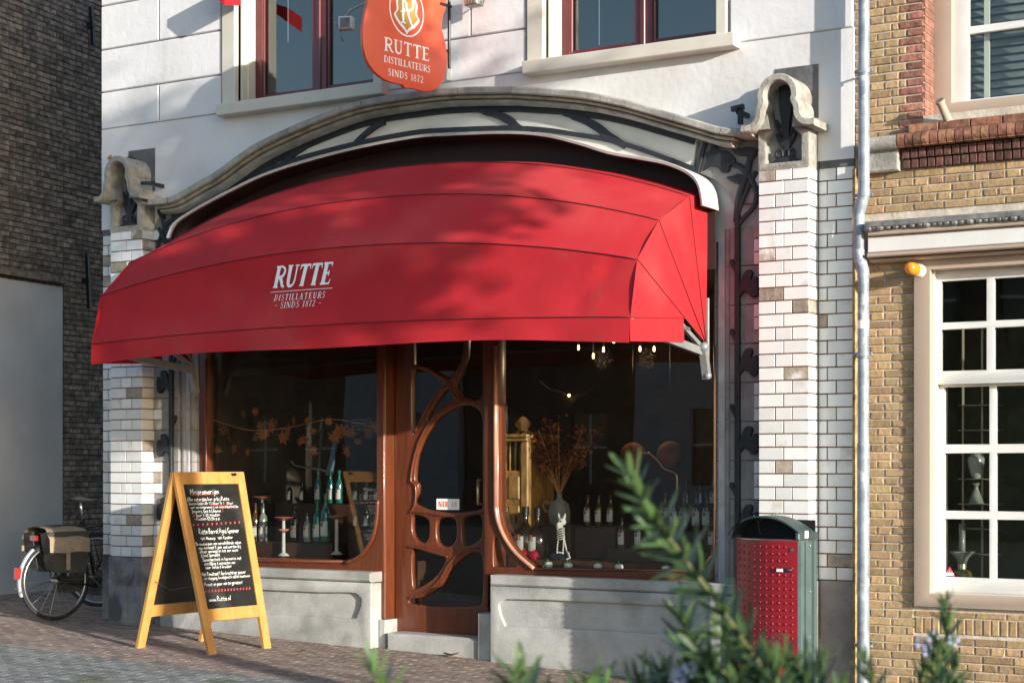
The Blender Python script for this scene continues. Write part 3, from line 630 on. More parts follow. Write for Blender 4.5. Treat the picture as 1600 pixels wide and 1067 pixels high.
# ---------------- window surrounds, sills, sashes upstairs
for (a, b), (s0, s1), so in ((wl, (-9.512, -7.81), 0), (wr, (-6.534, -4.811), 1)):
    na, nb = (ns[0], ns[1]) if so == 0 else (ns[2], ns[3])
    slab('window_surround', na+.02, a, 11.185, 11.45, zs, 6.6, 'surround'); slab('window_surround', b, nb-.02, 11.185, 11.45, zs, 6.6, 'surround')
    mb = MB()
    for k in range(2): mb.bbox(a+.0, a+.02+.012*k, 11.26+.07*k, 11.45, zs, 6.6, .003)
    obj('reveal_moulding', mb, 'surround', shop)
    slab('sill', s0, s1, 11.10, 11.50, 4.345, zs, 'sill', b=.008)
    yf = 11.42
    L0, L1 = a+.015, b+.02; mid = (L0+L1)/2 if so else (L0+L1)/2-.02
    fr = plate('window_frame', [rect(L0-.01, L1+.06, zs+.002, 6.6), rect(L0+.085, mid-.075, zs+.095, 6.5), rect(mid+.075, L1-.03, zs+.095, 6.5)], yf, .07, 'redframe', shop, .008)
    mb = MB(); mb.bbox(mid-.02, mid+.02, yf-.015, yf+.01, zs+.01, 6.5, .006); obj('meeting_bead', mb, 'redframe', fr)
    for q0, q1 in ((L0+.07, mid-.06), (mid+.06, L1-.02)):
        mb = MB(); mb.box(q0, q1, yf+.045, yf+.051, zs+.08, 6.52); obj('pane', mb, 'glass_up', fr)
        for e in range(1):
            mb = MB(); mb.bbox(q0, q0+.03, yf+.015, yf+.04, zs+.09, 6.5, .004); mb.bbox(q0+.03, q1-.0, yf+.015, yf+.04, zs+.085, zs+.115, .004); obj('glazing_rebate', mb, 'redframe', fr)
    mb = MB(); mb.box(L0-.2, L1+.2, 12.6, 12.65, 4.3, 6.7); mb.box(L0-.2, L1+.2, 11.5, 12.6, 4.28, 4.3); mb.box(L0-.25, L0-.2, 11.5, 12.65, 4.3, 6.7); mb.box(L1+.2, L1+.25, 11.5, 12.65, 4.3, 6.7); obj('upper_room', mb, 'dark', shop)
    mb = MB(); mb.tube([(L0+.28, 11.53, 6.2), (L0+.28, 11.53, 5.0 if so == 0 else 4.6)], .004, 5); obj('blind_cord', mb, 'whitep', shop)
# iron brackets on the facade
mb = MB(); x, y, z = P(1160, 178, 11.1); mb.beam((x, 11.2, z), (x, 11.02, z), .03, .03); mb.beam((x-.045, 11.02, z+.02), (x+.045, 11.02, z+.03), .035, .035); mb.beam((x+.02, 11.02, z+.02), (x+.02, 11.02, z-.09), .035, .03)
obj('iron_bracket', mb, 'black', shop)
mb = MB(); x, y, z = P(245, 288, 11.1); mb.beam((x-.03, 11.21, z), (x-.03, 11.0, z), .03, .03); mb.beam((x-.08, 11.0, z), (x+.06, 11.0, z-.01), .03, .03); obj('iron_bracket', mb, 'black', shop)
mb = MB(); x, y, z = P(174, 254, 11.2); 
for k in range(9): mb.ball((x+random.uniform(-.04, .04), 11.212, z+random.uniform(-.05, .05)), random.uniform(.008, .02), 6, 4)
obj('rusty_patch', mb, mat('rusty_plaster', (.42, .24, .12), .95, var=.35, scale=40), shop)
# ---------------- plinths
YP1 = 11.15
def plinth(x0, x1, panel, zt):
    out = [(x0, -.3), (x1, -.3), (x1, zt-.085), (x0, zt-.085)]
    pb = plate('plinth', [out, panel], YP1, .05, 'plinth', shop, .006)
    mb = MB(); mb.box(x0+.004, x1-.004, YP1+.03, 11.52, -.3, zt-.09); obj('plinth_core', mb, 'plinth', pb)
    mb = MB(); mb.bbox(x0-.004, x1+.004, YP1-.006, 11.5, zt-.08, zt, .014); obj('plinth_cap', mb, 'plinth', pb)
    return pb
f4 = lambda pts: [(P(380+a/3.404, 860+b/3.404, YP1).x, P(380+a/3.404, 860+b/3.404, YP1).z) for a, b in pts]
xe = X_(579, YP1); xl = MX+4.61+.34
rp = f4([(400, 222), (560, 222), (600, 226), (628, 255), (625, 295), (612, 330), (600, 362), (420, 352)])
zt_, zb_ = rp[0][1], rp[-1][1]
plinth(-10.18, xe, cr([(-9.72, zb_), (-9.76, (zt_+zb_)/2), (-9.72, zt_)], 3)+[(q[0], q[1]) for q in rp], Z_(891, 500, YP1-.01))
xr0 = X_(766, YP1)
rq = f4([(1600, 262), (1400, 258), (1370, 268), (1355, 292), (1365, 340), (1390, 402), (1600, 408)])
plinth(xr0, -4.72, [(-5.2, rq[0][1]), (-5.2, rq[-1][1])]+rq[::-1], Z_(899, 790, YP1-.01))
slab('jamb_base', xe+.002, X_(604, 11.28), 11.26, 11.5, -.2, Z_(968, 595, 11.26), 'plinth')
slab('door_step', X_(601, 11.2), X_(757, 11.2), 11.22, 11.6, -.2, Z_(991, 640, 11.22), 'plinth', b=.02)
slab('jamb_base', X_(755, 11.28), xr0-.002, 11.2, 11.5, -.2, .28, 'plinth')
# ---------------- mahogany shopfront
YF = 11.29
wtop = 2.98
def fx(px): return X_(px, YF)
ml0, ml1 = X_(590, YF), X_(600, YF)
zr0, zr1 = Z_(890, 500, YF), Z_(874, 500, YF)
# left window: hole with sweeping corner, small corner light
lc = [(fx(322), wtop-.1), (fx(322), zr1), (fx(537), zr1)] + [(P(a, b, YF).x, P(a, b, YF).z) for a, b in cr([(548, 876), (562, 868), (575, 852), (584, 832), (588, 805)], 4)] + [(fx(588), wtop-.1)]
lt = [(P(a, b, YF).x, P(a, b, YF).z) for a, b in cr([(592, 842), (592, 875), (588, 881), (562, 881), (566, 873), (580, 862)], 3, True)]
lt = [(P(290+a/2.737, 530+b/2.737, YF).x, P(290+a/2.737, 530+b/2.737, YF).z) for a, b in [(808, 865), (824, 850), (826, 955), (745, 955), (735, 940), (770, 915)]]
lc[0] = (lc[0][0], wtop); lc[-1] = (lc[-1][0], wtop)
lw = plate('window_frame', [[(fx(306), wtop), (fx(306), zr0), (ml1, zr0), (ml1, wtop)]+lc[::-1]], YF, .10, 'wood', shop, .012, 2)
def bead(px, r, par, m='wood', Y=YF-.005):
    mb = MB(); mb.tube([P(a, b, Y) for a, b in px], r, 8); return obj('bead', mb, m, par, True)
bead([(322, 560), (322, 874)], .012, lw); bead([(324, 875), (535, 877)], .012, lw)
bead(cr([(590, 780), (588, 815), (580, 845), (563, 868), (540, 879)], 4), .016, lw)
mb = MB(); mb.box(fx(316), ml0, YF+.06, YF+.066, zr0+.02, wtop-.05); obj('pane', mb, 'glass', lw)
slab('mullion_post', ml0+.015, ml1+.002, YF+.012, 11.52, Z_(967, 595, YF), wtop, 'wood')
# right window
rx0, rx1 = X_(756, YF), -5.035
zq0, zq1 = Z_(903, 900, YF), Z_(889, 900, YF)
rc_ = [(X_(778, YF), wtop-.1), (X_(778, YF), Z_(790, 778, YF))] + [(P(a, b, YF).x, P(a, b, YF).z) for a, b in cr([(779, 800), (784, 822), (796, 848), (812, 868), (834, 887)], 4)] + [(X_(1085, YF), zq1)] + \
      [(P(a, b, YF).x, P(a, b, YF).z) for a, b in cr([(1098, 884), (1110, 862), (1114, 830)], 4)] + [(X_(1114, YF), wtop-.1)]
tri = [(P(a, b, YF).x, P(a, b, YF).z) for a, b in cr([(772, 842), (780, 845), (790, 862), (806, 879), (803, 885), (776, 885), (771, 880)], 3, True)]
rc_[0] = (rc_[0][0], wtop); rc_[-1] = (rc_[-1][0], wtop)
rw = plate('window_frame', [[(rx0, wtop), (rx0, zq0), (rx1, zq0), (rx1, wtop)]+rc_[::-1], tri], YF, .10, 'wood', shop, .012, 2)
bead([(774, 540), (774, 792)], .016, rw, 'pale_bead', YF-.012); bead(cr([(774, 792), (778, 815), (790, 842), (808, 866), (834, 888)], 5), .016, rw, 'pale_bead', YF-.012)
bead([(836, 889), (1088, 891)], .010, rw); bead(cr([(1117, 540), (1117, 840), (1112, 866), (1096, 888)], 4), .009, rw, 'copper')
mb = MB(); mb.box(rx0+.03, rx1-.02, YF+.06, YF+.066, zq0+.02, wtop-.05); obj('pane', mb, 'glass', rw)
mb = MB(); mb.box(X_(762, YF), rx0+.06, YF+.1, 11.52, Z_(1000, 760, YF), wtop); obj('mullion_post', mb, 'wood', shop)
# header / transom
slab('transom', fx(306), rx1, YF-.01, 11.5, wtop-.03, 3.08, 'wood_dark')
# door
YD = 11.43
dz = lambda x, y: (P(590+x/2.177, 530+y/2.177, YD).x, P(590+x/2.177, 530+y/2.177, YD).z)
dp = lambda pts, n=4: [dz(a, b) for a, b in (cr(pts, n, True) if n else pts)]
holes = [dp([(120, -60), (290, -60), (292, 20), (284, 70), (262, 112), (240, 133), (200, 113), (160, 90), (122, 86)], 0), dp([(308, -60), (356, -60), (356, 185), (345, 203), (318, 206), (286, 196), (262, 158), (284, 118), (304, 60)], 0),
         dp([(119, 118), (150, 106), (200, 130), (226, 156), (190, 192), (158, 235), (135, 290), (119, 312)]), dp([(238, 170), (258, 203), (205, 238), (172, 276), (176, 252), (205, 205)]),
         dp([(255, 238), (300, 224), (337, 236), (355, 275), (356, 400), (356, 560), (345, 578), (300, 586), (240, 590), (170, 578), (132, 562), (124, 548), (135, 525), (137, 492), (126, 476), (134, 400), (160, 330), (200, 275)]),
         dp([(124, 596), (160, 605), (174, 625), (173, 675), (155, 692), (130, 680), (118, 655), (117, 615)]), dp([(210, 610), (250, 606), (266, 625), (266, 680), (245, 704), (215, 700), (201, 678), (200, 630)]), dp([(300, 604), (340, 596), (354, 612), (353, 670), (330, 692), (300, 702), (288, 685), (287, 625)]),
         dp([(120, 714), (160, 722), (205, 735), (231, 744), (214, 786), (180, 820), (135, 846), (119, 835)]), dp([(112, 884), (160, 874), (215, 835), (252, 778), (298, 736), (335, 724), (355, 745), (356, 880), (336, 904), (240, 908), (140, 902), (108, 897)])]
dout = [dz(a, b) for a, b in [(58, -75), (376, -75), (376, 1040), (58, 1008)]]
zbot = min(dz(58, 1003)[1], 9); dout = [(dout[0][0], dout[0][1]), (dout[1][0], dout[0][1]), (dout[1][0], zbot-.03), (dout[0][0], zbot)]
door = plate('door', [dout]+holes, YD, .055, 'wood', shop, .012, 2)
mb = MB(); mb.box(dout[0][0]+.03, dout[1][0]-.02, YD+.03, YD+.036, zbot+.1, dout[0][1]-.02); obj('pane', mb, 'glass', door)
def dbar(pts, r): 
    mb = MB(); mb.tube([Vector((dz(a, b)[0], YD-.004, dz(a, b)[1])) for a, b in cr(pts, 5)], r, 8, flat=.7); obj('curved_bar', mb, 'wood', door, True)
dbar([(118, 98), (160, 96), (205, 120), (240, 148), (258, 185), (280, 208), (330, 214)], .011)
dbar([(299, -60), (298, 40), (276, 105), (235, 150), (190, 200), (155, 260), (128, 315)], .011)
dbar([(112, 590), (128, 560), (130, 500), (114, 478), (128, 395), (155, 320), (200, 258), (255, 226), (310, 214)], .012)
dbar([(108, 878), (165, 858), (212, 818), (245, 762), (290, 722), (345, 712)], .012)
dbar([(106, 705), (150, 712), (205, 728), (240, 740)], .010); dbar([(110, 585), (170, 590), (240, 600), (355, 590)], .010)
mb = MB(); a = dz(352, 478); b = dz(352, 560); mb.tube([Vector((a[0], YD-.045, a[1])), Vector((b[0], YD-.045, b[1]))], .011, 8)
for q in (a, b): mb.tube([Vector((q[0], YD-.045, q[1])), Vector((q[0], YD+.0, q[1]))], .008, 6)
obj('door_handle', mb, 'brass', door, True)
a = dz(195, 542); b = dz(272, 580)
mb = MB(); mb.box(a[0], b[0], YD+.022, YD+.026, b[1], a[1]); nx = obj('age_notice', mb, 'print', door)
mb = MB(); hh = (a[1]-b[1])*.52
serif_text(mb, 'NIX', lambda x, y, k: (a[0]+.02+x, YD+.0195-k*.0001, b[1]+(a[1]-b[1])*.25+y), hh, spacing=.1, wscale=.95)
obj('notice_text', mb, mat('orange_print', (.80, .18, .02), .6), nx)
mb = MB(); serif_text(mb, '18', lambda x, y, k: (a[0]+.02+(b[0]-a[0])*.58+x, YD+.0195-k*.0001, b[1]+(a[1]-b[1])*.25+y), hh, spacing=.06)
obj('notice_text', mb, mat('pale_grey_print', (.42, .42, .43), .6), nx)
# interior shell
mb = MB(); mb.box(-9.95, -5.0, 14.6, 14.7, 0, 3.1); mb.box(-9.95, -5.0, 11.52, 14.6, 3.0, 3.1); mb.box(-10.05, -9.95, 11.45, 14.7, 0, 3.1); mb.box(-5.0, -4.9, 11.45, 14.7, 0, 3.1)
obj('interior_wall', mb, 'dark2', shop)
mb = MB(); mb.box(-9.95, -5.0, 11.5, 14.6, -.05, .06); obj('interior_floor', mb, 'floorwood', shop)
mb = MB(); mb.bbox(-9.93, -8.02, 11.42, 12.3, .06, .615, .01); mb.bbox(-6.93, -5.02, 11.42, 11.54, .06, Z_(889, 850, YF)+.002, .01); mb.bbox(-6.93, -5.02, 11.545, 12.35, .06, .68, .01); obj('window_display_platform', mb, 'floorwood', shop)
# ================================================================== ALLEY WALL on the left
side = thing('side_brick_wall', 'tall dark brown brick side wall of the building left of the alley', 'wall')
w0 = Vector((-13.1+.141*1.2, 12.05-.99*1.2, 0)); wd = Vector((-.141, .99, 0)).normalized(); wn = Vector((wd.y, -wd.x, 0))  # faces the alley
def wp(u, o, z): p = w0+wd*u+wn*o; return (p.x, p.y, z)
def wbox(mb, u0, u1, o0, o1, z0, z1, c=0):
    mb.add([wp(u0, o0, z0), wp(u1, o0, z0), wp(u1, o0, z1), wp(u0, o0, z1), wp(u0+c, o1, z0+c), wp(u1-c, o1, z0+c), wp(u1-c, o1, z1-c), wp(u0+c, o1, z1-c)],
           [(4, 5, 6, 7), (0, 1, 5, 4), (1, 2, 6, 5), (2, 3, 7, 6), (3, 0, 4, 7), (0, 3, 2, 1)])
mb = MB(); wbox(mb, -.5, 8, -.3, 0, -.1, 8.5); obj('wall_core', mb, 'mortar_d', side)
mb = MB(); z = 0.05; r = 0
while z < 6.8:
    u = -.3-(.1 if r % 2 else 0)
    L = .215 if (r % 2) else .108
    while u < 4.2:
        d = random.uniform(.004, .014); wv = random.uniform(-.003, .003)
        wbox(mb, u+.005, u+L-.005, -.002, d, z+.005+wv, z+.052+wv, .003); u += L
    z += .057; r += 1
stuff(obj('bricks', mb, 'brick_d', side))
# grey rendered panel at the foot, its near end at the left of the frame
pz = P(95, 450, 12.6)
def wallpt(px):    # u where the photo column meets the wall
    rr = ray(px, 700); k = rr[0]/rr[1]; return (k*w0.y-w0.x)/(wd.x-k*wd.y)
ue = wallpt(92)
zt = H+(730-449)/F*math.hypot(1, 0)*(w0+wd*ue).dot(Vector((-sn, cs, 0)))
mb = MB(); wbox(mb, -1.2, ue, -.01, .05, -.05, zt, .004); obj('rendered_panel', mb, 'grey_render', side)
mb = MB(); wbox(mb, -1.2, ue+.02, -.01, .09, zt+.03, zt+.10, .004); obj('brick_ledge', mb, 'brick_d', side)
for px, y0, y1 in ((136, 12, 70), (130, 396, 482)):
    u = wallpt(px); d = (w0+wd*u).dot(Vector((-sn, cs, 0))); za, zb = H+(730-y0)/F*d, H+(730-y1)/F*d
    mb = MB(); mb.beam(wp(u, .05, za), wp(u+.04, .05, zb), .035, .035); mb.beam(wp(u, 0, (za+zb)/2), wp(u, .09, (za+zb)/2), .05, .05); obj('wall_anchor', mb, 'black', side)
# ================================================================== NEIGHBOUR HOUSE on the right
house = thing('brick_house', 'yellow brown brick house with white sash windows and taupe frames right of the shop', 'house')
YN = 11.225; NX0 = -3.978; NX1 = .6
wlo = (-3.56, -1.7, .47, Z_(405, 1450, 11.19)); wup = (-3.50, -1.6, 3.74, 6.4)
wall = plate('wall', [rect(NX0, NX1, -.5, 7.0), rect(wlo[0], wlo[1], wlo[2], wlo[3]), rect(wup[0], wup[1], wup[2], wup[3])], YN+.008, .4, 'mortar', house)
mb = MB(); mb.box(NX0, NX1, 13.5, 13.6, -.5, 7); mb.box(NX0, NX0+.1, 11.64, 13.5, -.5, 7); mb.box(NX1-.1, NX1, 11.64, 13.5, -.5, 7); mb.box(NX0, NX1, 11.24, 13.6, 7, 7.1); mb.box(NX0+.1, NX1-.1, 11.64, 13.5, 3.1, 3.2); mb.box(NX0+.1, NX1-.1, 11.64, 13.5, -.5, -.2); obj('back_wall', mb, mat('olive_inner_wall', (.20, .19, .125), .9, var=.15), house)
brs = []; PB = .0555
def nrow(z, x0, x1, kind, lst, bond=0, m='brick_y'):
    L = .203 if kind == 0 else .1015; x = NX0+(.05 if kind else 0)+bond-.4
    while x < x1:
        a, b = max(x, x0), min(x+L, x1)
        if b-a > .03: lst.append((a, b, z, z+PB, m))
        x += L
zz = -.22; r = 0
while zz < 6.6:
    z1 = zz+PB
    segs = []
    if z1 <= 3.04 or (zz > 3.10):
        if zz > 3.60 and zz < 3.66: pass
        xr = 0.5
        if wlo[2]-.03 < z1 and zz < wlo[3]: segs = [(NX0, wlo[0])]
        elif zz >= 3.60: segs = [(NX0, wup[0]-(.12 if r % 2 else .17))]
        else: segs = [(NX0, xr)]
        if wlo[2]-.20 < zz < wlo[2]-.04: segs = [(NX0, wlo[0])]
    for a, b in segs: nrow(zz, a, b, r % 2, brs, bond=.05*((r//2) % 2))
    if zz > 3.60: brs.append((wup[0]-(.12 if r % 2 else .17), wup[0], zz, z1, 'brick_r'))
    zz += PB; r += 1
# soldier course and brick sill under the ground floor window
x = wlo[0]; 
while x < .4:
    brs.append((x, x+.0555, wlo[2]-.175, wlo[2]-.065, 'brick_y')); x += .0565
x = wlo[0]
while x < .4: brs.append((x, x+.2, wlo[2]-.065, wlo[2]-.022, 'brick_y')); x += .203
def vis(bk):
    d = -bk[0]*sn+YN*cs; px = 800+F*(bk[0]*cs+YN*sn)/d; py = HZ-F*(bk[2]-H)/d
    return (px < 1600 and -15 < py < 1075)
shown = [b for b in brs if vis(b)]; rest = [b for b in brs if not vis(b)]
random.shuffle(shown); shown.sort(key=lambda b: -(b[1]-b[0])); ind = shown[:298]; rest += shown[298:]
_bm = {}
def brickmesh(wd, ht, m, v):
    k = (round(wd, 2), round(ht, 2), m, v)
    if k not in _bm:
        rnd = random.Random(str(k)); mb = MB(); j = .0045
        mb.bbox(j, wd-j, 0, .02, j, ht-j, .005)
        for i in range(4): q = mb.v[i]; mb.v[i] = (q[0]+rnd.uniform(-.005, .005), q[1]+rnd.uniform(-.003, .004), q[2]+rnd.uniform(-.0045, .0045))
        _bm[k] = mb.mesh('brick', M[m])
    return _bm[k]
for a, b, z0, z1, m in ind:
    link('brick', brickmesh(round(b-a, 2), z1-z0, m, random.randint(0, 2)), wall, (a, YN-random.uniform(0, .004), z0))
for mm, mk in (('brick_y', 'brick_yi'), ('brick_r', 'brick_r')):
    mb = MB()
    for a, b, z0, z1, m in rest:
        if m == mm: mb.bbox(a+.0045, b-.0045, YN-random.uniform(0, .004), YN+.02, z0+.0045, z1-.0045, .005)
    if mb.v: stuff(obj('bricks', mb, mk, wall))
# quoin returns (reveal of the upper window)
mb = MB(); zz = 3.74; k = 0
while zz < 6.3: mb.add([], []); mb.box(wup[0]-.01, wup[0]+.006, YN+.006, YN+.26, zz+.004, zz+PB-.004); zz += PB
stuff(obj('bricks', mb, 'brick_r', wall))
# ledge of rounded red bricks with stone end, and corbelled bricks below
lz = Z_(215, 1450, 11.12)
mb = MB(); mb.tube([(NX0+.10, 11.15, lz-.005), (X_(1401, 11.13), 11.15, lz-.005)], .05, 10); mb.bbox(NX0+.10, X_(1401, 11.13), 11.16, 11.24, lz-.19, lz-.045, .01); obj('ledge_stone', mb, 'stone', house, True, 40)
x = X_(1402, 11.13)
while x < .4:
    mb = MB(); mb.tube([(x+.003, 11.15, lz), (x+.052, 11.15, lz)], .05, 10); mb.box(x+.003, x+.052, 11.12, 11.24, lz-.045, lz-.01); o = obj('ledge_brick', mb, 'brick_o', house, True, 40); 
    x += .056
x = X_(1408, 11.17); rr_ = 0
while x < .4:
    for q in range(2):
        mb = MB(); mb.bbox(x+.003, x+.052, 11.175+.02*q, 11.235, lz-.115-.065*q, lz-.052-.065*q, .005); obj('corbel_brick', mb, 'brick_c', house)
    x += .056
x = X_(1420, 11.2)
while x < .4: 
    mb = MB(); mb.bbox(x+.003, x+.206, 11.17, 11.26, lz+.052, lz+.108, .005); obj('sill_brick', mb, 'brick_o', house); x += .21
# shop-like cornice over the ground floor window
def cbox(name, y0, y1, x, yy0, m): 
    z1, z0 = Z_(y0, 1450, yy0), Z_(y1, 1450, yy0); mb = MB(); mb.bbox(x, NX1, yy0, 11.3, z0, z1, .006); return obj(name, mb, m, house)
cxl = X_(1357, 11.1)
cbox('lead_flashing', 339, 349, cxl, 11.02, 'lead'); cbox('cornice_moulding', 350, 362, cxl+.01, 11.05, 'tan'); cbox('cornice_board', 364, 389, cxl, 11.08, 'whitep'); cbox('cornice_moulding', 390, 396, cxl, 11.06, 'tan'); cbox('cornice_moulding', 399, 404, cxl, 11.12, 'tan')
mb = MB(); x = cxl
while x < NX1: 
    zc = Z_(351, 1450, 11.02); mb.ball((x+.02, 11.052, zc+.004), random.uniform(.026, .038), 10, 7, .6); x += random.uniform(.035, .06)
stuff(obj('lead_scallops', mb, 'lead', house))
# ground floor window
def wpx(px, Y=11.33): return X_(px, Y)
za, zb_ = .50, 2.50
fr = plate('window', [rect(wlo[0]+.002, wlo[1], .475, wlo[3]-.004), rect(X_(1454, 11.2), wlo[1]-.1, .565, Z_(419, 1500, 11.2))], 11.19, .10, 'tan', house, .006)
mb = MB(); mb.bbox(X_(1454, 11.2)-.01, X_(1454, 11.2)+.012, 11.24, 11.40, .56, Z_(419, 1500, 11.2), .004); mb.bbox(X_(1454, 11.2), wlo[1]-.1, 11.22, 11.45, .52, .572, .004); obj('window_lining', mb, 'surround', fr)
def sash(Y, px_in, cols, rows, zlo, zhi, x1):
    outs = [rect(px_in, x1, zlo, zhi)]
    for c0, c1 in cols:
        for r0, r1 in rows: outs.append(rect(c0, c1, r0, r1))
    s = plate('sash', outs, Y, .045, 'whitep', fr, .007, 1)
    for c0, c1 in cols:
        for r0, r1 in rows:
            mb = MB(); mb.box(c0-.01, c1+.01, Y+.03, Y+.034, r0-.01, r1+.01); obj('pane', mb, 'glass_n', s)
    return s
YU = 11.30; YL = 11.36
c = [X_(1470, YU), X_(1541, YU), X_(1553, YU)]; wd_ = c[1]-c[0]; ga = c[2]-c[1]
cols = [(c[0]+k*(wd_+ga), c[0]+k*(wd_+ga)+wd_) for k in range(4)]
Zu = lambda y: Z_(y, 1500, YU)
ru = [(Zu(579), Zu(514)), (Zu(503), Zu(438))]
sash(YU, X_(1454, YU)+.0, cols, ru, Zu(600), Zu(420), cols[-1][1]+.07)
c = [X_(1475.5, YL), X_(1545.5, YL), X_(1556, YL)]; wd_ = c[1]-c[0]; ga = c[2]-c[1]
cols2 = [(c[0]+k*(wd_+ga), c[0]+k*(wd_+ga)+wd_) for k in range(4)]
Zl = lambda y: Z_(y, 1510, YL)
rl = [(Zl(694), Zl(604)), (Zl(798), Zl(708)), (Zl(902), Zl(811))]
sash(YL, X_(1460, YL), cols2, rl, Zl(928), Zl(598), cols2[-1][1]+.07)
q = P(1484, 893, YL+.028); mb = MB(); s = .038
mb.add([(q.x-s, YL+.026, q.z-.03), (q.x+s, YL+.026, q.z-.03), (q.x, YL+.026, q.z+.035), (q.x-s, YL+.028, q.z-.03), (q.x+s, YL+.028, q.z-.03), (q.x, YL+.028, q.z+.035)], [(0, 1, 2), (3, 5, 4), (0, 3, 4, 1), (1, 4, 5, 2), (2, 5, 3, 0)])
stk = obj('warning_sticker', mb, 'stickerr', fr)
mb = MB(); mb.box(q.x-.026, q.x+.026, YL+.0245, YL+.0255, q.z-.024, q.z-.008); mb.add([(q.x-.004, YL+.0245, q.z-.006), (q.x+.004, YL+.0245, q.z-.006), (q.x, YL+.0245, q.z+.014), (q.x-.018, YL+.0245, q.z-.006), (q.x-.011, YL+.0245, q.z-.006), (q.x-.015, YL+.0245, q.z+.003), (q.x+.011, YL+.0245, q.z-.006), (q.x+.018, YL+.0245, q.z-.006), (q.x+.015, YL+.0245, q.z+.003)], [(0, 1, 2), (3, 4, 5), (6, 7, 8)])
obj('sticker_print', mb, 'print', stk)
# upper window
fu = plate('window', [rect(wup[0]+.002, wup[1], wup[2]-.0, 6.4), rect(X_(1489, 11.46), wup[1]-.1, wup[2]+.11, 6.3)], 11.43, .08, 'tan', house, .006)
c0 = X_(1515, 11.50); cw = .43
zr_ = [Z_(152, 1560, 11.5), Z_(49, 1560, 11.5), Z_(37, 1560, 11.5)]; ph = zr_[1]-zr_[0]; gb = zr_[2]-zr_[1]
outs = [rect(X_(1489, 11.46)-.01, wup[1]-.1, wup[2]+.09, 6.3)]; pan = []
for i in range(3):
    for k in range(3):
        rr_ = (c0+i*(cw+.04), c0+i*(cw+.04)+cw, zr_[0]+k*(ph+gb), zr_[0]+k*(ph+gb)+ph); pan.append(rr_); outs.append(rect(*rr_))
su = plate('sash', outs, 11.48, .045, 'whitep', fu, .007)
for a, b, c_, d in pan: mb = MB(); mb.box(a-.01, b+.01, 11.51, 11.514, c_-.01, d+.01); obj('pane', mb, 'glass_n', su)
mb = MB(); z = wup[2]+.05
while z < 6.3: mb.add([(wup[0]+.2, 11.60, z), (wup[1], 11.60, z), (wup[1], 11.63, z+.05), (wup[0]+.2, 11.63, z+.05)], [(0, 1, 2, 3)]); z += .055
obj('window_blind', mb, mat('grey_blind', (.22, .23, .24), .8), fu)
mb = MB(); a = X_(1537, 11.55); mb.box(a, a+.035, 11.56, 11.58, wup[2]+.1, 6.3); obj('blind_tape', mb, 'whitep', fu)
# socket tube beside the upper window
mb = MB(); a, b = P(1468, 157, 11.1), P(1482, 190, 11.2); mb.tube([a, b], [.026, .030], 10); mb.tube([a, a+(b-a)*.12], .033, 10); obj('flag_holder', mb, 'tan', house, True, 40)
# ================================================================== AWNING
from mathutils import noise as mnoise
aw = thing('awning', 'big red canvas hood awning with arched ribs and white lettering over the shopfront', 'awning')
AX0, AX1 = -9.80, -5.04; AC = (AX0+AX1)/2; AH = (AX1-AX0)/2
ribs = [(11.17, 3.33, .42), (10.85, 3.276, .42), (10.37, 3.052, .335), (10.05, 2.757, .235), (9.95, 2.372, .055)]
def rz(k, x): u = (x-AC)/AH; return ribs[k][1]+ribs[k][2]*(1-abs(u)**2.15)
def aw_pt(k, s, x):     # section between rib k and k+1
    y = ribs[k][0]*(1-s)+ribs[k+1][0]*s; z = rz(k, x)*(1-s)+rz(k+1, x)*s
    sag = math.sin(math.pi*s)*(.02 if k else 0)
    u = (x-AX0)/(AX1-AX0)
    wr_ = (.004*math.sin(u*23+s*4)+.020*mnoise.noise((x*1.3, s*1.5+k*3, k*7.1))+.008*mnoise.noise((x*4.1+s*2, s*3, k*3.3+5)))*math.sin(math.pi*s)
    if k == 3: wr_ += .022*math.exp(-((x-AX1+.12+.35*s)/.05)**2)*s*(1-s)*4 - .016*math.exp(-((x-AX1+.30)/.06)**2)*s*s*(1-s)*6
    return Vector((x, y+sag+wr_, z-sag*.4+wr_))
NXA = 72; NSA = 8
xsA = [AC-AH*math.cos(math.pi*i/NXA)*.5-AH*(1-2*i/NXA)*.5 for i in range(NXA+1)]
mb = MB()
for k in range(4):
    for j in range(NSA+1):
        for x in xsA: mb.v.append(tuple(aw_pt(k, j/NSA, x)))
    o = k*(NSA+1)*(NXA+1)
    for j in range(NSA):
        for i in range(NXA): a = o+j*(NXA+1)+i; mb.f.append((a, a+1, a+NXA+2, a+NXA+1))
o = len(mb.v)   # valance with soft waves
for j in range(5):
    for i, x in enumerate(xsA):
        y0 = ribs[4][0]; mb.v.append((x, y0+.012*math.sin(x*9+1)*j/4*(.6+.4*math.sin(x*3.1))-.012*j/4, rz(4, x)-.158*j/4-.01*math.sin(x*2.3)*j/4))
for j in range(4):
    for i in range(NXA): a = o+j*(NXA+1)+i; mb.f.append((a, a+1, a+NXA+2, a+NXA+1))
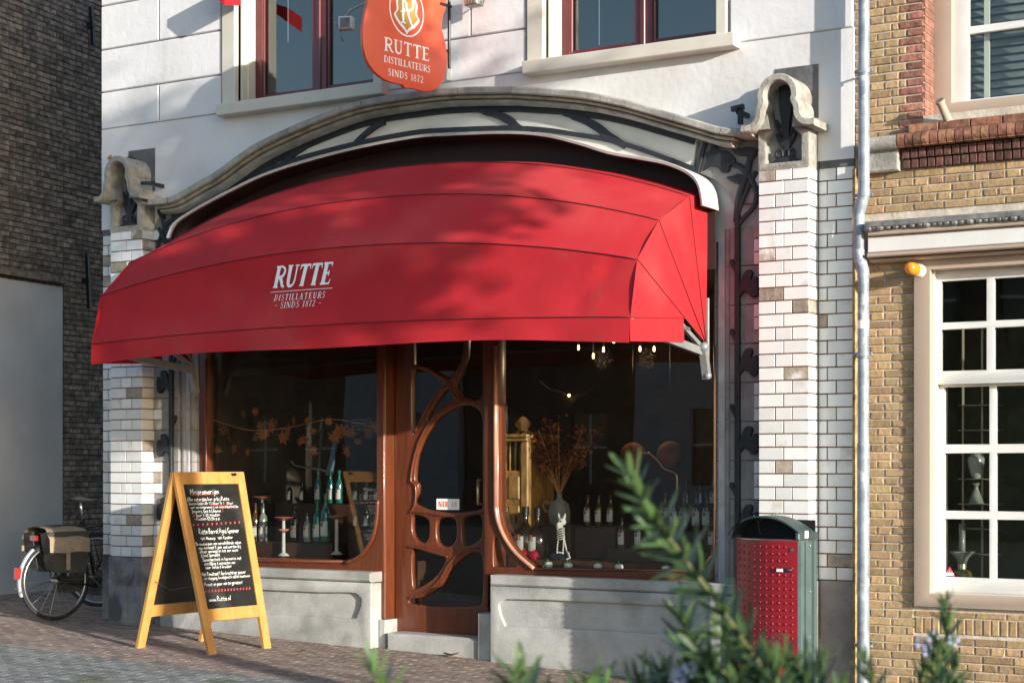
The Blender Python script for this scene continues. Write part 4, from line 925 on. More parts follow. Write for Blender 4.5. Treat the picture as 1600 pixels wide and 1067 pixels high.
for s_, X in ((-1, AX0), (1, AX1)):      # side cheeks: fan of panels to the pivot
    piv = (11.13, 2.27); cor = [(r_[0], r_[1]) for r_ in ribs]
    o = len(mb.v); n = 10
    for (ya, za) in cor:
        for j in range(n+1):
            t = j/n; yy_, zz_ = ya*(1-t)+piv[0]*t, za*(1-t)+piv[1]*t
            if ya == 9.95: zz_ = 2.372+.055*t/.7 if t < .7 else 2.427+(piv[1]-2.427)*(t-.7)/.3
            mb.v.append((X, yy_, zz_))
    for k in range(4):
        for j in range(n): a = o+k*(n+1)+j; mb.f.append((a, a+1, a+n+2, a+n+1))
    o = len(mb.v)
    for j in range(9):
        y = 9.95+(10.76-9.95)*j/8; zt_ = 2.372+.055*(y-9.95)/.826; mb.v += [(X, y, zt_), (X+.006*math.sin(j*1.7), y, zt_-.155-.01*j/8)]
    for j in range(8): a = o+2*j; mb.f.append((a, a+2, a+3, a+1))
obj('canvas', mb, 'red', aw, True, 28)
mb = MB()
for k in (1, 2, 3, 4):
    mb.tube([Vector((x, ribs[k][0]-.005, rz(k, x)+.002)) for x in xsA[::2]], .0038, 5)
    for X in (AX0, AX1): s_ = 1 if X == AX1 else -1; mb.tube([(X+s_*.004, ribs[k][0], ribs[k][1]), (X+s_*.004, 11.13, 2.27)] if k < 4 else [(X+s_*.004, 9.95, 2.372), (X+s_*.004, 10.776, 2.427), (X+s_*.004, 11.13, 2.27)], .004, 5)
obj('seam', mb, 'seam', aw, True)
for X in (AX0, AX1):
    s_ = 1 if X == AX1 else -1; X -= s_*.03
    mb = MB(); mb.beam((X, 9.99, 2.33), (X, 11.10, 2.22), .035, .055); mb.beam((X, 10.2, 2.62), (X, 11.12, 2.25), .025, .03); mb.beam((X+s_*.02, 11.10, 2.26), (X+s_*.02, 11.17, 2.03), .05, .05)
    mb.ball((X+s_*.03, 11.10, 2.25), .035); mb.ball((X+s_*.03, 11.16, 2.05), .03); mb.tube([(X+s_*.02, 11.18, 2.04), (X+s_*.02, 11.18, 2.6)], .014, 6)
    obj('folding_arm', mb, 'grey_metal', aw, True, 35)
    mb = MB(); mb.tube([(X, 10.03, 2.40), (X, 10.9, 2.36)], .02, 6); mb.tube([(X, 10.4, 2.97), (X, 11.1, 2.30)], .012, 6); obj('folding_arm', mb, 'grey_metal', aw, True)
mb = MB(); mb.tube([Vector((x, 9.985, rz(4, x)-.02)) for x in xsA[::3]], .02, 6); obj('front_bar', mb, 'grey_metal', aw, True)
def surf(x, z):
    zb, zc = rz(3, x), rz(4, x); s = (zb-z)/(zb-zc); return aw_pt(3, max(0, min(1, s)), x).y
a0 = P(423, 450, 10.0); a1 = P(519, 441, 10.0)
def amap(x, y, k): X = a0.x+x; Z = a0.z+y; return (X, surf(X, Z)-.006-k*.0002, Z)
wt = a1.x-a0.x; cap = .163
mb = MB(); ws = wt/(serif_width('RUTTE')*cap)*.95; serif_text(mb, 'RUTTE', amap, cap, italic=.16, wscale=ws); obj('lettering', mb, 'print', aw)
mb = MB(); ribbon(mb, [(-.012, -.03), (wt*.5, -.03), (wt+.0, -.03)], .0045, .0045, amap)
q = P(428, 470.5, 10.0); dx, dzz = q.x-a0.x, q.z-a0.z; wd2 = P(508, 466, 10).x-q.x; c2 = .046
serif_text(mb, 'DISTILLATEURS', amap, c2, italic=.15, wscale=wd2/(serif_width('DISTILLATEURS', .2)*c2), spacing=.2, x0=dx, y0=dzz, wk=.72)
q = P(430, 482.5, 10.0); dx, dzz = q.x-a0.x, q.z-a0.z; wd2 = P(503, 478, 10).x-q.x
serif_text(mb, '- SINDS 1872 -', amap, c2, italic=.15, wscale=wd2/(serif_width('- SINDS 1872 -', .12)*c2), spacing=.12, x0=dx, y0=dzz, wk=.72)
obj('lettering', mb, 'print', aw)
# metal hood over the awning
hd = thing('awning_hood', 'curved white metal hood fixed under the stone arch above the red awning', 'awning hood')
hpth = [Vector(p) for p in cr([tuple(P(a, b, 10.92)) for a, b in hoodpx], 5)]
mb = MB(); mb.sweep(hpth, [(.006, -.012), (.010, .0), (.006, .27), (-.002, .27), (-.006, .004), (-.012, -.004)]); obj('hood_sheet', mb, 'white_metal', hd, True, 35)
ins = [(p.x, p.z) for p in off(hpth, -.012)]
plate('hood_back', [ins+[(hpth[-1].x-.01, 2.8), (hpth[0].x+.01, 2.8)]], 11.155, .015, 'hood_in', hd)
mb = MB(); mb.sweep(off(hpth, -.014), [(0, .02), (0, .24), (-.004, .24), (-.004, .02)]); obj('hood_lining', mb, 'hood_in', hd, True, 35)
# ================================================================== HANGING SIGN
dS = Vector((.203, .979, 0)).normalized(); OS = Vector((-7.21, 11.10, 0))
def sg(px, py):
    r = ray(px, py); l = (r[0]*OS.y-r[1]*OS.x)/(r[1]*dS.x-r[0]*dS.y); q = OS+dS*l; t = q.y/r[1]; return (l, H+t*r[2])
s7 = lambda x, y: sg(550+x/7.115, y/7.115)
sign = thing('hanging_sign', 'orange red shield shaped hanging sign with white lettering and ochre crest', 'sign', (OS.x, OS.y, 0), math.atan2(dS.y, dS.x))
outl = [(160, 0), (152, 70), (128, 180), (108, 300), (105, 400), (112, 510), (132, 610), (165, 700), (222, 785), (290, 850), (370, 900), (450, 928), (520, 940), (552, 955), (580, 985), (625, 985), (690, 995), (760, 1015), (830, 1022), (890, 1010), (942, 978), (990, 920), (1022, 840), (1040, 750), (1042, 640), (1035, 560), (1015, 450), (990, 345), (986, 280), (1000, 180), (1028, 90), (1040, -40), (1020, -220), (960, -330), (700, -420), (600, -520), (480, -470), (250, -440), (170, -320), (150, -150)]
body = plate('board', [[s7(a, b) for a, b in cr(outl, 3, True)]], -.015, .03, 'sign', sign, .004)
def splate(name, pts, Y, m, cl=3, holes=(), par=None): return plate(name, [[s7(a, b) for a, b in (cr(pts, cl, True) if cl else pts)]]+[[s7(a, b) for a, b in h] for h in holes], Y, .002, m, par or sign)
# crest: derive sheared ellipse in the sign plane from its centre
cl, cz_ = s7(592, 125); rl_, _ = s7(782, 160); ex = rl_-cl; ez = cz_-s7(625, 425)[1]
el = lambda k, n=48: [(cl+ex*k*math.cos(2*math.pi*i/n), cz_+ez*k*math.sin(2*math.pi*i/n)) for i in range(n)]
plate('crest_ring', [el(1.0), el(.94)], -.0175, .002, 'print', sign)
shp = [(-.52, .78), (-.2, .7), (0, .86), (.2, .7), (.52, .78), (.50, .5), (.62, .3), (.58, -.05), (.74, -.28), (.45, -.58), (.12, -.78), (0, -.9), (-.12, -.78), (-.45, -.58), (-.74, -.28), (-.58, -.05), (-.62, .3), (-.50, .5)]
sp = lambda k: [(cl+ex*a*k, cz_+ez*b*k) for a, b in cr(shp, 3, True)]
plate('crest_shield', [sp(1.0)], -.0175, .002, 'print', sign); plate('crest_shield', [sp(.84)], -.0195, .002, 'gold', sign)
mb = MB(); mp = lambda x, y, k: (cl+x*ex, -.0212-k*.0002, cz_+y*ez)
for pts, a, b in (([(-.22, .55), (-.24, 0), (-.22, -.5)], .11, .11), ([(-.22, .52), (.15, .6), (.34, .4), (.3, .1), (0, .02), (-.05, .3)], .05, .09), ([(0, .02), (.15, -.3), (.34, -.6), (.5, -.5)], .1, .04), ([(-.4, .4), (-.2, .5), (-.1, .35), (-.3, .15), (-.12, -.02), (-.38, -.1)], .04, .05), ([(-.36, -.5), (-.08, -.5)], .05, .05)):
    ribbon(mb, cr(pts, 4), a*1.1, b*1.1, mp, 1)
obj('crest_monogram', mb, 'print', sign)
def stext(text, xl, yb, xr, h, sp_=.06):
    l0, z0 = s7(xl, yb); l1, z1 = s7(xr, yb+ (xr-xl)*.25); cap = h
    mb = MB(); serif_text(mb, text, lambda x, y, k: (l0+x, -.0163-k*.0002, z0+y), cap, wscale=(l1-l0)/(serif_width(text, sp_)*cap), spacing=sp_); obj('lettering', mb, 'print', sign)
hcap = s7(340, 415)[1]-s7(340, 568)[1]
stext('RUTTE', 338, 568, 845, hcap); stext('DISTILLATEURS', 338, 695, 852, hcap*.50, .05); 
l0 = s7(385, 842); stext('SINDS 1872', 383, 842, 776, hcap*.50, .08)
br = MB(); zt2 = 6.3; br.tube([(.035, .0, sg(701, 112)[1]), (.035, .0, zt2)], .012, 8); br.beam((-.06, 0, sg(690, 78)[1]), (.04, 0, sg(690, 78)[1]), .012, .02); br.beam((-.08, -.02, sg(690, 8)[1]), (.04, -.02, sg(690, 8)[1]), .012, .02); br.tube([(.09, .03, 5.3), (.035, 0, 5.0), (.03, 0, 4.9)], .01, 6)
br.beam((.035, 0, 6.2), (-.8, 0, 6.2), .02, .03); obj('bracket', br, 'black', sign, True, 35)
wb = MB(); wb.bbox(-.0, .06, -.012, .03, sg(700, 126)[1], sg(700, 108)[1], .003); obj('wall_bracket', wb, 'whitep', sign)
# lamps of the sign
c = P(541, 37, 10.95); fl = thing('floodlight', 'small white floodlight on a grey arm in front of the left upper window', 'lamp', tuple(c), R(20))
mb = MB(); mb.bbox(-.055, .055, -.04, .04, -.05, .05, .012); obj('housing', mb, 'white_metal', fl)
mb = MB(); mb.bbox(-.04, .04, -.046, -.039, -.036, .036, .003); obj('lens', mb, 'lead', fl)
mb = MB(); mb.tube([(-.02, .03, 0), (-.09, .04, .0), (-.10, .04, .03)], .012, 6); mb.tube([(-.05, .05, .03), (.02, .06, .12), (.14, .08, .18), (.5, .1, .3), (.9, .1, .34)], .012, 6); mb.tube([(-.06, 0, -.03), (-.03, 0, -.14)], .007, 5); obj('arm', mb, 'grey_metal', fl, True)
c = P(741, 4, 11.05); fl = thing('wall_lamp', 'grey metal wall lamp with a looped cable right of the hanging sign', 'lamp', tuple(c))
mb = MB(); mb.bbox(-.07, .05, -.04, .06, -.025, .1, .01); obj('housing', mb, 'grey_metal', fl)
mb = MB(); 
for k in range(4): mb.box(-.055+.026*k, -.04+.026*k, -.047, -.04, -.02, .03)
obj('louvre', mb, 'brass', fl)
mb = MB(); mb.tube(cr([(.06, 0, .15), (.09, 0, .02), (.075, 0, -.03), (.055, 0, -.02), (.06, .1, .05)], 4), .006, 5); obj('cable', mb, 'lead', fl, True)
# red canvas corner at the top of the left upper window
c = P(330, 2, 10.9); rb = MB(); rb.add([(c.x-.06, 10.95, 5.33), (c.x+.10, 10.95, 5.21), (c.x+.10, 11.15, 5.25), (c.x-.06, 11.15, 5.37), (c.x-.06, 10.95, 5.40), (c.x+.10, 10.95, 5.34), (c.x+.10, 11.15, 5.38), (c.x-.06, 11.15, 5.44)], [(0, 1, 2, 3), (0, 4, 5, 1), (1, 5, 6, 2), (2, 6, 7, 3), (3, 7, 4, 0), (4, 7, 6, 5)])
ub = obj('upper_awning', rb, 'red'); tag(ub, 'dark red corner of a folded awning above the left upper window', 'awning')
# ================================================================== DOWNPIPE
dpz = thing('downpipe', 'zinc rainwater downpipe with an offset bend between shop and brick house', 'downpipe')
xa, xb_ = X_(1350, 11.10), X_(1342.5, 11.10)
za_, zb2, zc_, zd_ = Z_(308, 1350, 11.1), Z_(328, 1345, 11.1), Z_(402, 1345, 11.1), Z_(418, 1350, 11.1)
mb = MB(); mb.tube([(xa, 11.1, 7.0), (xa, 11.1, za_+.02)], .038, 14); obj('pipe', mb, 'zinc', dpz, True, 40)
mb = MB(); mb.tube([(xa, 11.1, za_+.06), (xa, 11.1, za_+.01), (xa-.008, 11.1, za_-.012), (xb_+.008, 11.1, zb2+.012), (xb_, 11.1, zb2-.01), (xb_, 11.1, zb2-.06)], .0405, 14); obj('bend', mb, 'zinc', dpz, True, 40)
mb = MB(); mb.tube([(xb_, 11.1, zb2), (xb_, 11.1, zc_)], .038, 14); obj('pipe', mb, 'zinc', dpz, True, 40)
mb = MB(); mb.tube([(xb_, 11.1, zc_+.05), (xb_, 11.1, zc_), (xb_+.008, 11.1, zc_-.02), (xa-.013, 11.1, zd_), (xa-.005, 11.1, zd_-.022), (xa-.005, 11.1, zd_-.07)], .0405, 14); obj('bend', mb, 'zinc', dpz, True, 40)
mb = MB(); zj2 = Z_(700, 1350, 11.1); mb.tube([(xa-.005, 11.1, zd_), (xa-.005, 11.1, zj2)], .038, 14); obj('pipe', mb, 'zinc', dpz, True, 40)
mb = MB(); mb.tube([(xa-.005, 11.1, zj2+.03), (xa-.005, 11.1, -.25)], .0415, 14); obj('pipe', mb, 'zinc', dpz, True, 40)
for yy, xx in ((112, xa), (305, xa), (553, xa-.005), (1008, xa-.005)):
    z = Z_(yy, 1350, 11.1); mb = MB(); mb.tube([(xx, 11.1, z-.014), (xx, 11.1, z+.014)], .0445, 14); mb.tube([(xx, 11.1, z-.03), (xx, 11.1, z-.024)], .038, 14); mb.box(xx-.065, xx-.03, 11.09, 11.11, z-.01, z+.01); mb.box(xx+.03, xx+.062, 11.09, 11.105, z-.008, z+.008); mb.beam((xx-.03, 11.12, z), (xx-.03, 11.22, z), .014, .014); obj('clamp', mb, 'zinc', dpz, True, 40)
z = Z_(507, 1350, 11.1); mb = MB(); mb.tube([(xa-.005, 11.1, z-.028), (xa-.005, 11.1, z+.028)], .0388, 14); obj('sticker', mb, 'print', dpz, True, 40)
mb = MB(); mb.box(-3.975, -3.957, 11.17, 11.235, -.3, 3.42); obj('timber_strip', mb, mat('old_yellow_batten', (.42, .31, .14), .9, var=.3, scale=14), dpz)
# ================================================================== ORANGE ALARM BEACON
c0 = P(1438, 424, 11.17); c1 = P(1420, 418, 11.03)
be = thing('alarm_beacon', 'round orange alarm beacon on a cream base at the corner of the taupe window frame', 'beacon')
c0, c1 = Vector(c0), Vector(c1); v = c1-c0
mb = MB(); mb.tube([c0, c0+v*.45], [.045, .043], 16); obj('base', mb, 'cream_pl', be, True, 40)
mb = MB(); mb.tube([c0+v*.45, c0+v*.8, c0+v*1.0, c0+v*1.08], [.043, .042, .035, .017], 16); obj('lens', mb, 'orange', be, True, 50)
# ================================================================== A-BOARD
bd = thing('sandwich_board', 'pine framed A-board with handwritten chalk text standing on the pavement left of the door', 'sandwich board')
TL, TR = Vector((-8.95, 9.955, 1.365)), Vector((-8.87, 10.69, 1.365))
FL, FR = G(327, 1023), G(424, 1012); RL_, RR_ = G(211, 1012), Vector((-9.22, 10.63, .01))
dirn = (TR-TL).normalized()
def leaf_frame(tl, tr, bl, br_, sgn):
    w_ = .062; n = ((bl-tl).cross(tr-tl)).normalized()
    if n.x*sgn < 0: n = -n
    w_s = .075
    for a, b, s in ((tl, bl, 1), (tr, br_, -1)):
        inn = (tr-tl).normalized()*s
        mb = MB(); vs = []
        for p in (a, b):
            for i, j in ((0, 0), (w_s, 0), (w_s, -.028), (0, -.028)): vs.append(p+inn*i+n*j)
        mb.add(vs, [(0, 1, 2, 3), (7, 6, 5, 4), (0, 4, 5, 1), (1, 5, 6, 2), (2, 6, 7, 3), (3, 7, 4, 0)]); obj('stile', mb, 'pine', bd)
    L = lambda s, t: (tl*(1-s)+tr*s)*(1-t)+(bl*(1-s)+br_*s)*t
    w1 = w_s/(tr-tl).length
    def rail(t0, t1, off_=0.0, m='pine', nm='rail', th=.026, s0=None):
        s0 = w1+.002 if s0 is None else s0
        mb = MB(); q = [L(s0, t0), L(1-s0, t0), L(1-s0, t1), L(s0, t1)]; vs = [p-n*off_ for p in q]+[p-n*(off_+th) for p in q]
        mb.add(vs, [(0, 1, 2, 3), (7, 6, 5, 4), (0, 4, 5, 1), (1, 5, 6, 2), (2, 6, 7, 3), (3, 7, 4, 0)]); return obj(nm, mb, m, bd)
    rail(0, .068, .001); rail(.755, .82, .001)
    bo = rail(.070, .753, .010, 'chalkb', 'blackboard', .008)
    return L, n, w1, bo
Lf, nf, w1, bo = leaf_frame(TL, TR, FL, FR, 1)
leaf_frame(TL-Vector((.03, 0, 0)), TR-Vector((.03, 0, 0)), RL_, RR_, -1)
mb = MB(); mb.beam(TL+Vector((-.015, .1, -.02)), TL+Vector((-.015, .14, -.02)), .05, .02); mb.beam(TR+Vector((-.015, -.14, -.02)), TR+Vector((-.015, -.1, -.02)), .05, .02); obj('hinge', mb, 'black', bd)
mb = MB(); pa, pb_ = Lf(.5, .5)-nf*.02, (TL+TR)/2; 
for k in range(1): mb.tube([Lf(.04, .62)-nf*.03, Lf(.04, .62)-Vector((.28, 0, .05)), (RL_*.62+TL*.38)+Vector((.03, .03, 0))], .003, 4)
obj('chain', mb, 'black', bd)
# inside of chalk field: s in 0..1, t in 0..1
def cmap(s, t, k): return tuple(Lf(w1+.006+(1-2*w1-.012)*s, .072+.679*t)+nf*(-.0088+.0004+k*.00008))
CW = (TR-TL).length*(1-2*w1); CHh = (FL-TL).length*.679
rng = random.Random(3)
def chalk(text, s0, s1, t, h, m='chalk', wgt=.0034, tilt=-.0):
    adv = []; x = 0
    for chh in text:
        wd_ = 7.5 if chh in 'MmwRGKHAB%&' else (3.6 if chh in 'il.,!j' else (4 if chh == ' ' else 6))
        adv.append(x); x += wd_
    sx = (s1-s0)/x; sy = h/10; mb = MB(); k = 0
    for chh, ax in zip(text, adv):
        wob = rng.uniform(-.4, .4); gl = CH.get(chh, '')
        for stq in gl.split(';'):
            if not stq: continue
            pts = [tuple(float(v_) for v_ in p.split(',')) for p in stq.split()]
            if len(pts) > 2: pts = cr(pts, 3)
            k += 1
            q = [(s0+(ax+px_+.12*py_)*sx, t-(py_+wob)*sy-tilt*(s0+ax*sx)) for px_, py_ in pts]
            # ribbon in metric space
            mbq = [(a*CW, b*CHh) for a, b in q]
            ribbon(mb, mbq, wgt, wgt*.8, lambda X, Y, kk: cmap(X/CW, Y/CHh, kk), k % 5)
    obj('chalk_writing', mb, m, bo)
hl = .024
chalk('Miniproeverijen', .10, .62, .075, .045, wgt=.0048)
chalk('Elke zaterdag kun je bij Rutte', .02, .79, .130, .030, wgt=.0042); chalk('binnenlopen om 13.00uur & 16.00uur', .04, .86, .162, hl)
chalk('voor een miniproeverij van onze ambachtelijke', .05, .94, .192, .022); chalk('Jenevers, Gins & Likeuren', .06, .60, .226, .026, wgt=.0038); chalk('!', .61, .65, .226, .03, 'chalk_r', .006)
chalk('Duur \u00b1 20 minuten', .12, .57, .258, .026, wgt=.0038); chalk('Kosten \u20ac3,50 p.p.', .12, .57, .288, .026, wgt=.0038)
chalk('*', .07, .10, .258, .016, 'chalk_r', .009); chalk('*', .08, .11, .288, .016, 'chalk_r', .009)
chalk('*  *  *  *  *  *  *  *  *  *  *', .03, .93, .335, .022, 'chalk_r', .007, tilt=.012)
chalk('Rutte Barrel Aged Genever', .12, .88, .40, .042, wgt=.0042); chalk('100% Moutwijn   100% Karakter', .13, .74, .448, .024)
chalk('De moutwijnen van verschillende vaten', .02, .88, .492, .026, wgt=.0038); chalk('van minimaal 5 jaar oud worden bij', .06, .86, .524, .026, wgt=.0038); chalk('elkaar gevoegd en tot een mooie', .07, .80, .554, .026, wgt=.0038); chalk('blend gemaakt.', .08, .46, .586, .027, wgt=.0038)
chalk('Samengesteld in harmonie met', .09, .84, .622, .027, wgt=.0038); chalk('distillaten & extracten van', .11, .70, .654, .026, wgt=.0038); chalk('meer liefde & kruiden!', .12, .62, .684, .026, wgt=.0038)
chalk('Het Resultaat? Een krachtige jenever', .03, .88, .738, .028, wgt=.0038); chalk('met diepgang, kruidigheid & zachte houttonen', .05, .95, .770, .024); chalk('Proost en puur van te genieten!', .04, .78, .820, .028, wgt=.0038)
chalk('* * * * * * * * * * * * * * *', .03, .92, .872, .024, 'chalk_r', .006); chalk('www.Rutte.nl', .07, .50, .945, .036, wgt=.0048)
mb = MB(); ribbon(mb, [(.10*CW, .082*CHh), (.6*CW, .078*CHh)], .004, .004, lambda X, Y, k: cmap(X/CW, Y/CHh, 6)); ribbon(mb, [(.17*CW, .139*CHh), (.33*CW, .137*CHh)], .004, .004, lambda X, Y, k: cmap(X/CW, Y/CHh, 6)); ribbon(mb, [(.43*CW, .170*CHh), (.84*CW, .168*CHh)], .004, .003, lambda X, Y, k: cmap(X/CW, Y/CHh, 6)); obj('chalk_underline', mb, 'chalk_r', bo)
# ================================================================== LITTER BIN
bx0, bx1 = X_(1139, 10.62), X_(1245, 10.48); ybf, ybb = 10.48, 10.82; zbr = Z_(843, 1200, 10.5); zb0 = gz(-4.6)-.01
bn = thing('litter_bin', 'red studded litter bin with dark green hooded lid in front of the right pillar', 'litter bin')
NA = 20; arcb = []
for i in range(NA+1):
    u = i/NA; x = bx0+(bx1-bx0)*u; arcb.append((x+.0, ybf+.20*(1-u)**3.0+.012))
def shell(outline, z0, z1, th, m, nm, par):
    mb = MB(); n = len(outline)
    for z in (z0, z1):
        for x, y in outline: mb.v.append((x, y, z))
        for x, y in outline: mb.v.append((x, y+th, z))
    for i in range(n-1): mb.f += [(i, i+1, 2*n+i+1, 2*n+i), (n+i, n+i+1, 3*n+i+1, 3*n+i), (2*n+i, 2*n+i+1, 3*n+i+1, 3*n+i), (i, i+1, n+i+1, n+i)]
    mb.f += [(0, n, 3*n, 2*n), (n-1, 2*n-1, 4*n-1, 3*n-1)]; return obj(nm, mb, m, par, True, 40)
fp = shell(arcb, zb0+.06, zbr, .012, 'bin_red', 'front_panel', bn)
# studs on the panel
def arcpt(u):
    i = min(int(u*NA), NA-1); t = u*NA-i; a, b = arcb[i], arcb[i+1]; return Vector((a[0]*(1-t)+b[0]*t, a[1]*(1-t)+b[1]*t, 0)), Vector((b[1]-a[1], -(b[0]-a[0]), 0)).normalized()
_st = MB(); _st.lathe([(.0095, 0), (.0075, .0035), (.003, .0055)], 8); stud = _st.mesh('stud', M['bin_red'], True)
cnt = 0
for r_ in range(24):
    for c_ in range(11):
        if r_ < 3 and c_ == 10: continue
        if r_ == 3 and c_ >= 8 and c_ < 10: continue
        p, nrm = arcpt(.06+.087*c_); o = link('stud', stud, fp, (p.x, p.y-.0005, zbr-.045-.0455*r_)); o.rotation_euler = nrm.to_track_quat('Z', 'Y').to_euler()
for (u0, m_, nm, z0_, ww, hh) in ((.80, 'print', 'sticker', Z_(890, 1217, 10.48), .075, .02),):
    mb = MB(); p, nrm = arcpt(.72); p2, _ = arcpt(.93); mb.tube([p+Vector((0, -.002, z0_)), p2+Vector((0, -.002, z0_))], .013, 8, flat=1.0); 
    o = obj('slot', mb, 'black', bn, True); p3, _ = arcpt(.82); mb = MB(); mb.beam(p+Vector((.008, -.012, z0_-.002)), p3+Vector((0, -.012, z0_-.002)), .005, .02); obj('paper_scrap', mb, 'print', bn)
p, nrm = arcpt(.93); z0_ = Z_(859, 1232, 10.48); mb = MB(); mb.tube([p+Vector((0, 0, z0_)), p+nrm*.006+Vector((0, 0, z0_))], .012, 12); obj('lock', mb, 'steel', bn, True, 40)
mb = MB(); mb.bbox(bx0+.02, bx1+.008, ybf+.17, ybb, zb0+.0, zbr+.0, .004); obj('bin_body', mb, 'bin_green', bn)
mb = MB(); mb.box(bx1-.03, bx1+.006, ybf+.015, ybf+.18, zb0+.02, zbr-.002); mb.box(bx1+.004, bx1+.014, ybf+.03, ybf+.07, zb0+.02, zbr-.01); mb.box(bx1+.004, bx1+.012, ybb-.06, ybb-.02, zb0+.02, zbr-.01)
mb.box(bx1+.006, bx1+.016, ybf+.12, ybf+.22, zb0+.02, zbr-.012); obj('side_rib', mb, mat('grey_green_steel', (.10, .15, .15), .45, metal=.2, var=.1), bn)
mb = MB()
for k in range(4): mb.ball((bx1+.017, ybf+.19, zbr-.04-.30*k), .009, 8, 5)
obj('bolt', mb, 'steel', bn, True)
# hooded lid: arched roof running front-left to back-right, open to the front
zl = Z_(806, 1215, 10.55); n = 16; mb = MB(); prof = []
for i in range(n+1):
    u = i/n; x = bx0-.004+(bx1-bx0+.02)*u; z = zbr+.02+(zl-zbr-.02)*(1-abs(2*u*.92-.92)**2.4)*1.0; prof.append((x, z))
prof[0] = (prof[0][0], zbr+.01)
for j, y in enumerate((ybf+.02, ybf+.12, ybb-.08, ybb+.01)):
    for x, z in prof: mb.v.append((x, y+(.17*max(0, 1-(x-bx0)/(bx1-bx0))**3 if j == 0 else 0), z-(.02 if j == 3 else 0)))
for j in range(3):
    for i in range(n): a = j*(n+1)+i; mb.f.append((a, a+1, a+n+2, a+n+1))
o_ = len(mb.v)
for j in range(4):
    for i in range(n+1): v_ = mb.v[j*(n+1)+i]; mb.v.append((v_[0], v_[1], v_[2]-.012))
for j in range(3):
    for i in range(n): a = o_+j*(n+1)+i; mb.f.append((a, a+1, a+n+2, a+n+1))
for i in range(n): mb.f.append((i, i+1, o_+i+1, o_+i))
lid = obj('lid', mb, 'bin_green', bn, True, 40)
mb = MB(); mb.bbox(bx1-.012, bx1+.016, ybf+.0, ybb, zbr+.002, prof[-1][1]+.002, .006); obj('lid_side', mb, 'bin_green', lid)
mb = MB(); mb.box(bx0+.01, bx1, ybb-.02, ybb, zbr, zl-.03); mb.box(bx0+.03, bx1-.03, ybf+.22, ybb-.02, zbr-.2, zbr-.1); obj('liner', mb, 'black', bn)
mb = MB(); mb.tube([(a, b+.006, zbr) for a, b in arcb], .007, 6); obj('rim', mb, 'steel', bn)
mb = MB(); mb.tube(cr([(bx0+.16, ybb-.04, zbr+.02), (bx0+.17, ybb-.1, zbr+.10), (bx0+.22, ybb-.1, zbr+.14), (bx0+.30, ybb-.06, zbr+.17)], 4), .003, 5); mb.tube(cr([(bx0+.17, ybb-.1, zbr+.10), (bx0+.13, ybb-.08, zbr+.15)], 3), .003, 5); obj('wire', mb, 'lead', bn)
mb = MB(); q = P(1259, 835, 10.62); mb.box(bx1+.0155, bx1+.0175, 10.58, 10.64, q.z-.022, q.z+.025); obj('sticker', mb, 'print', bn)
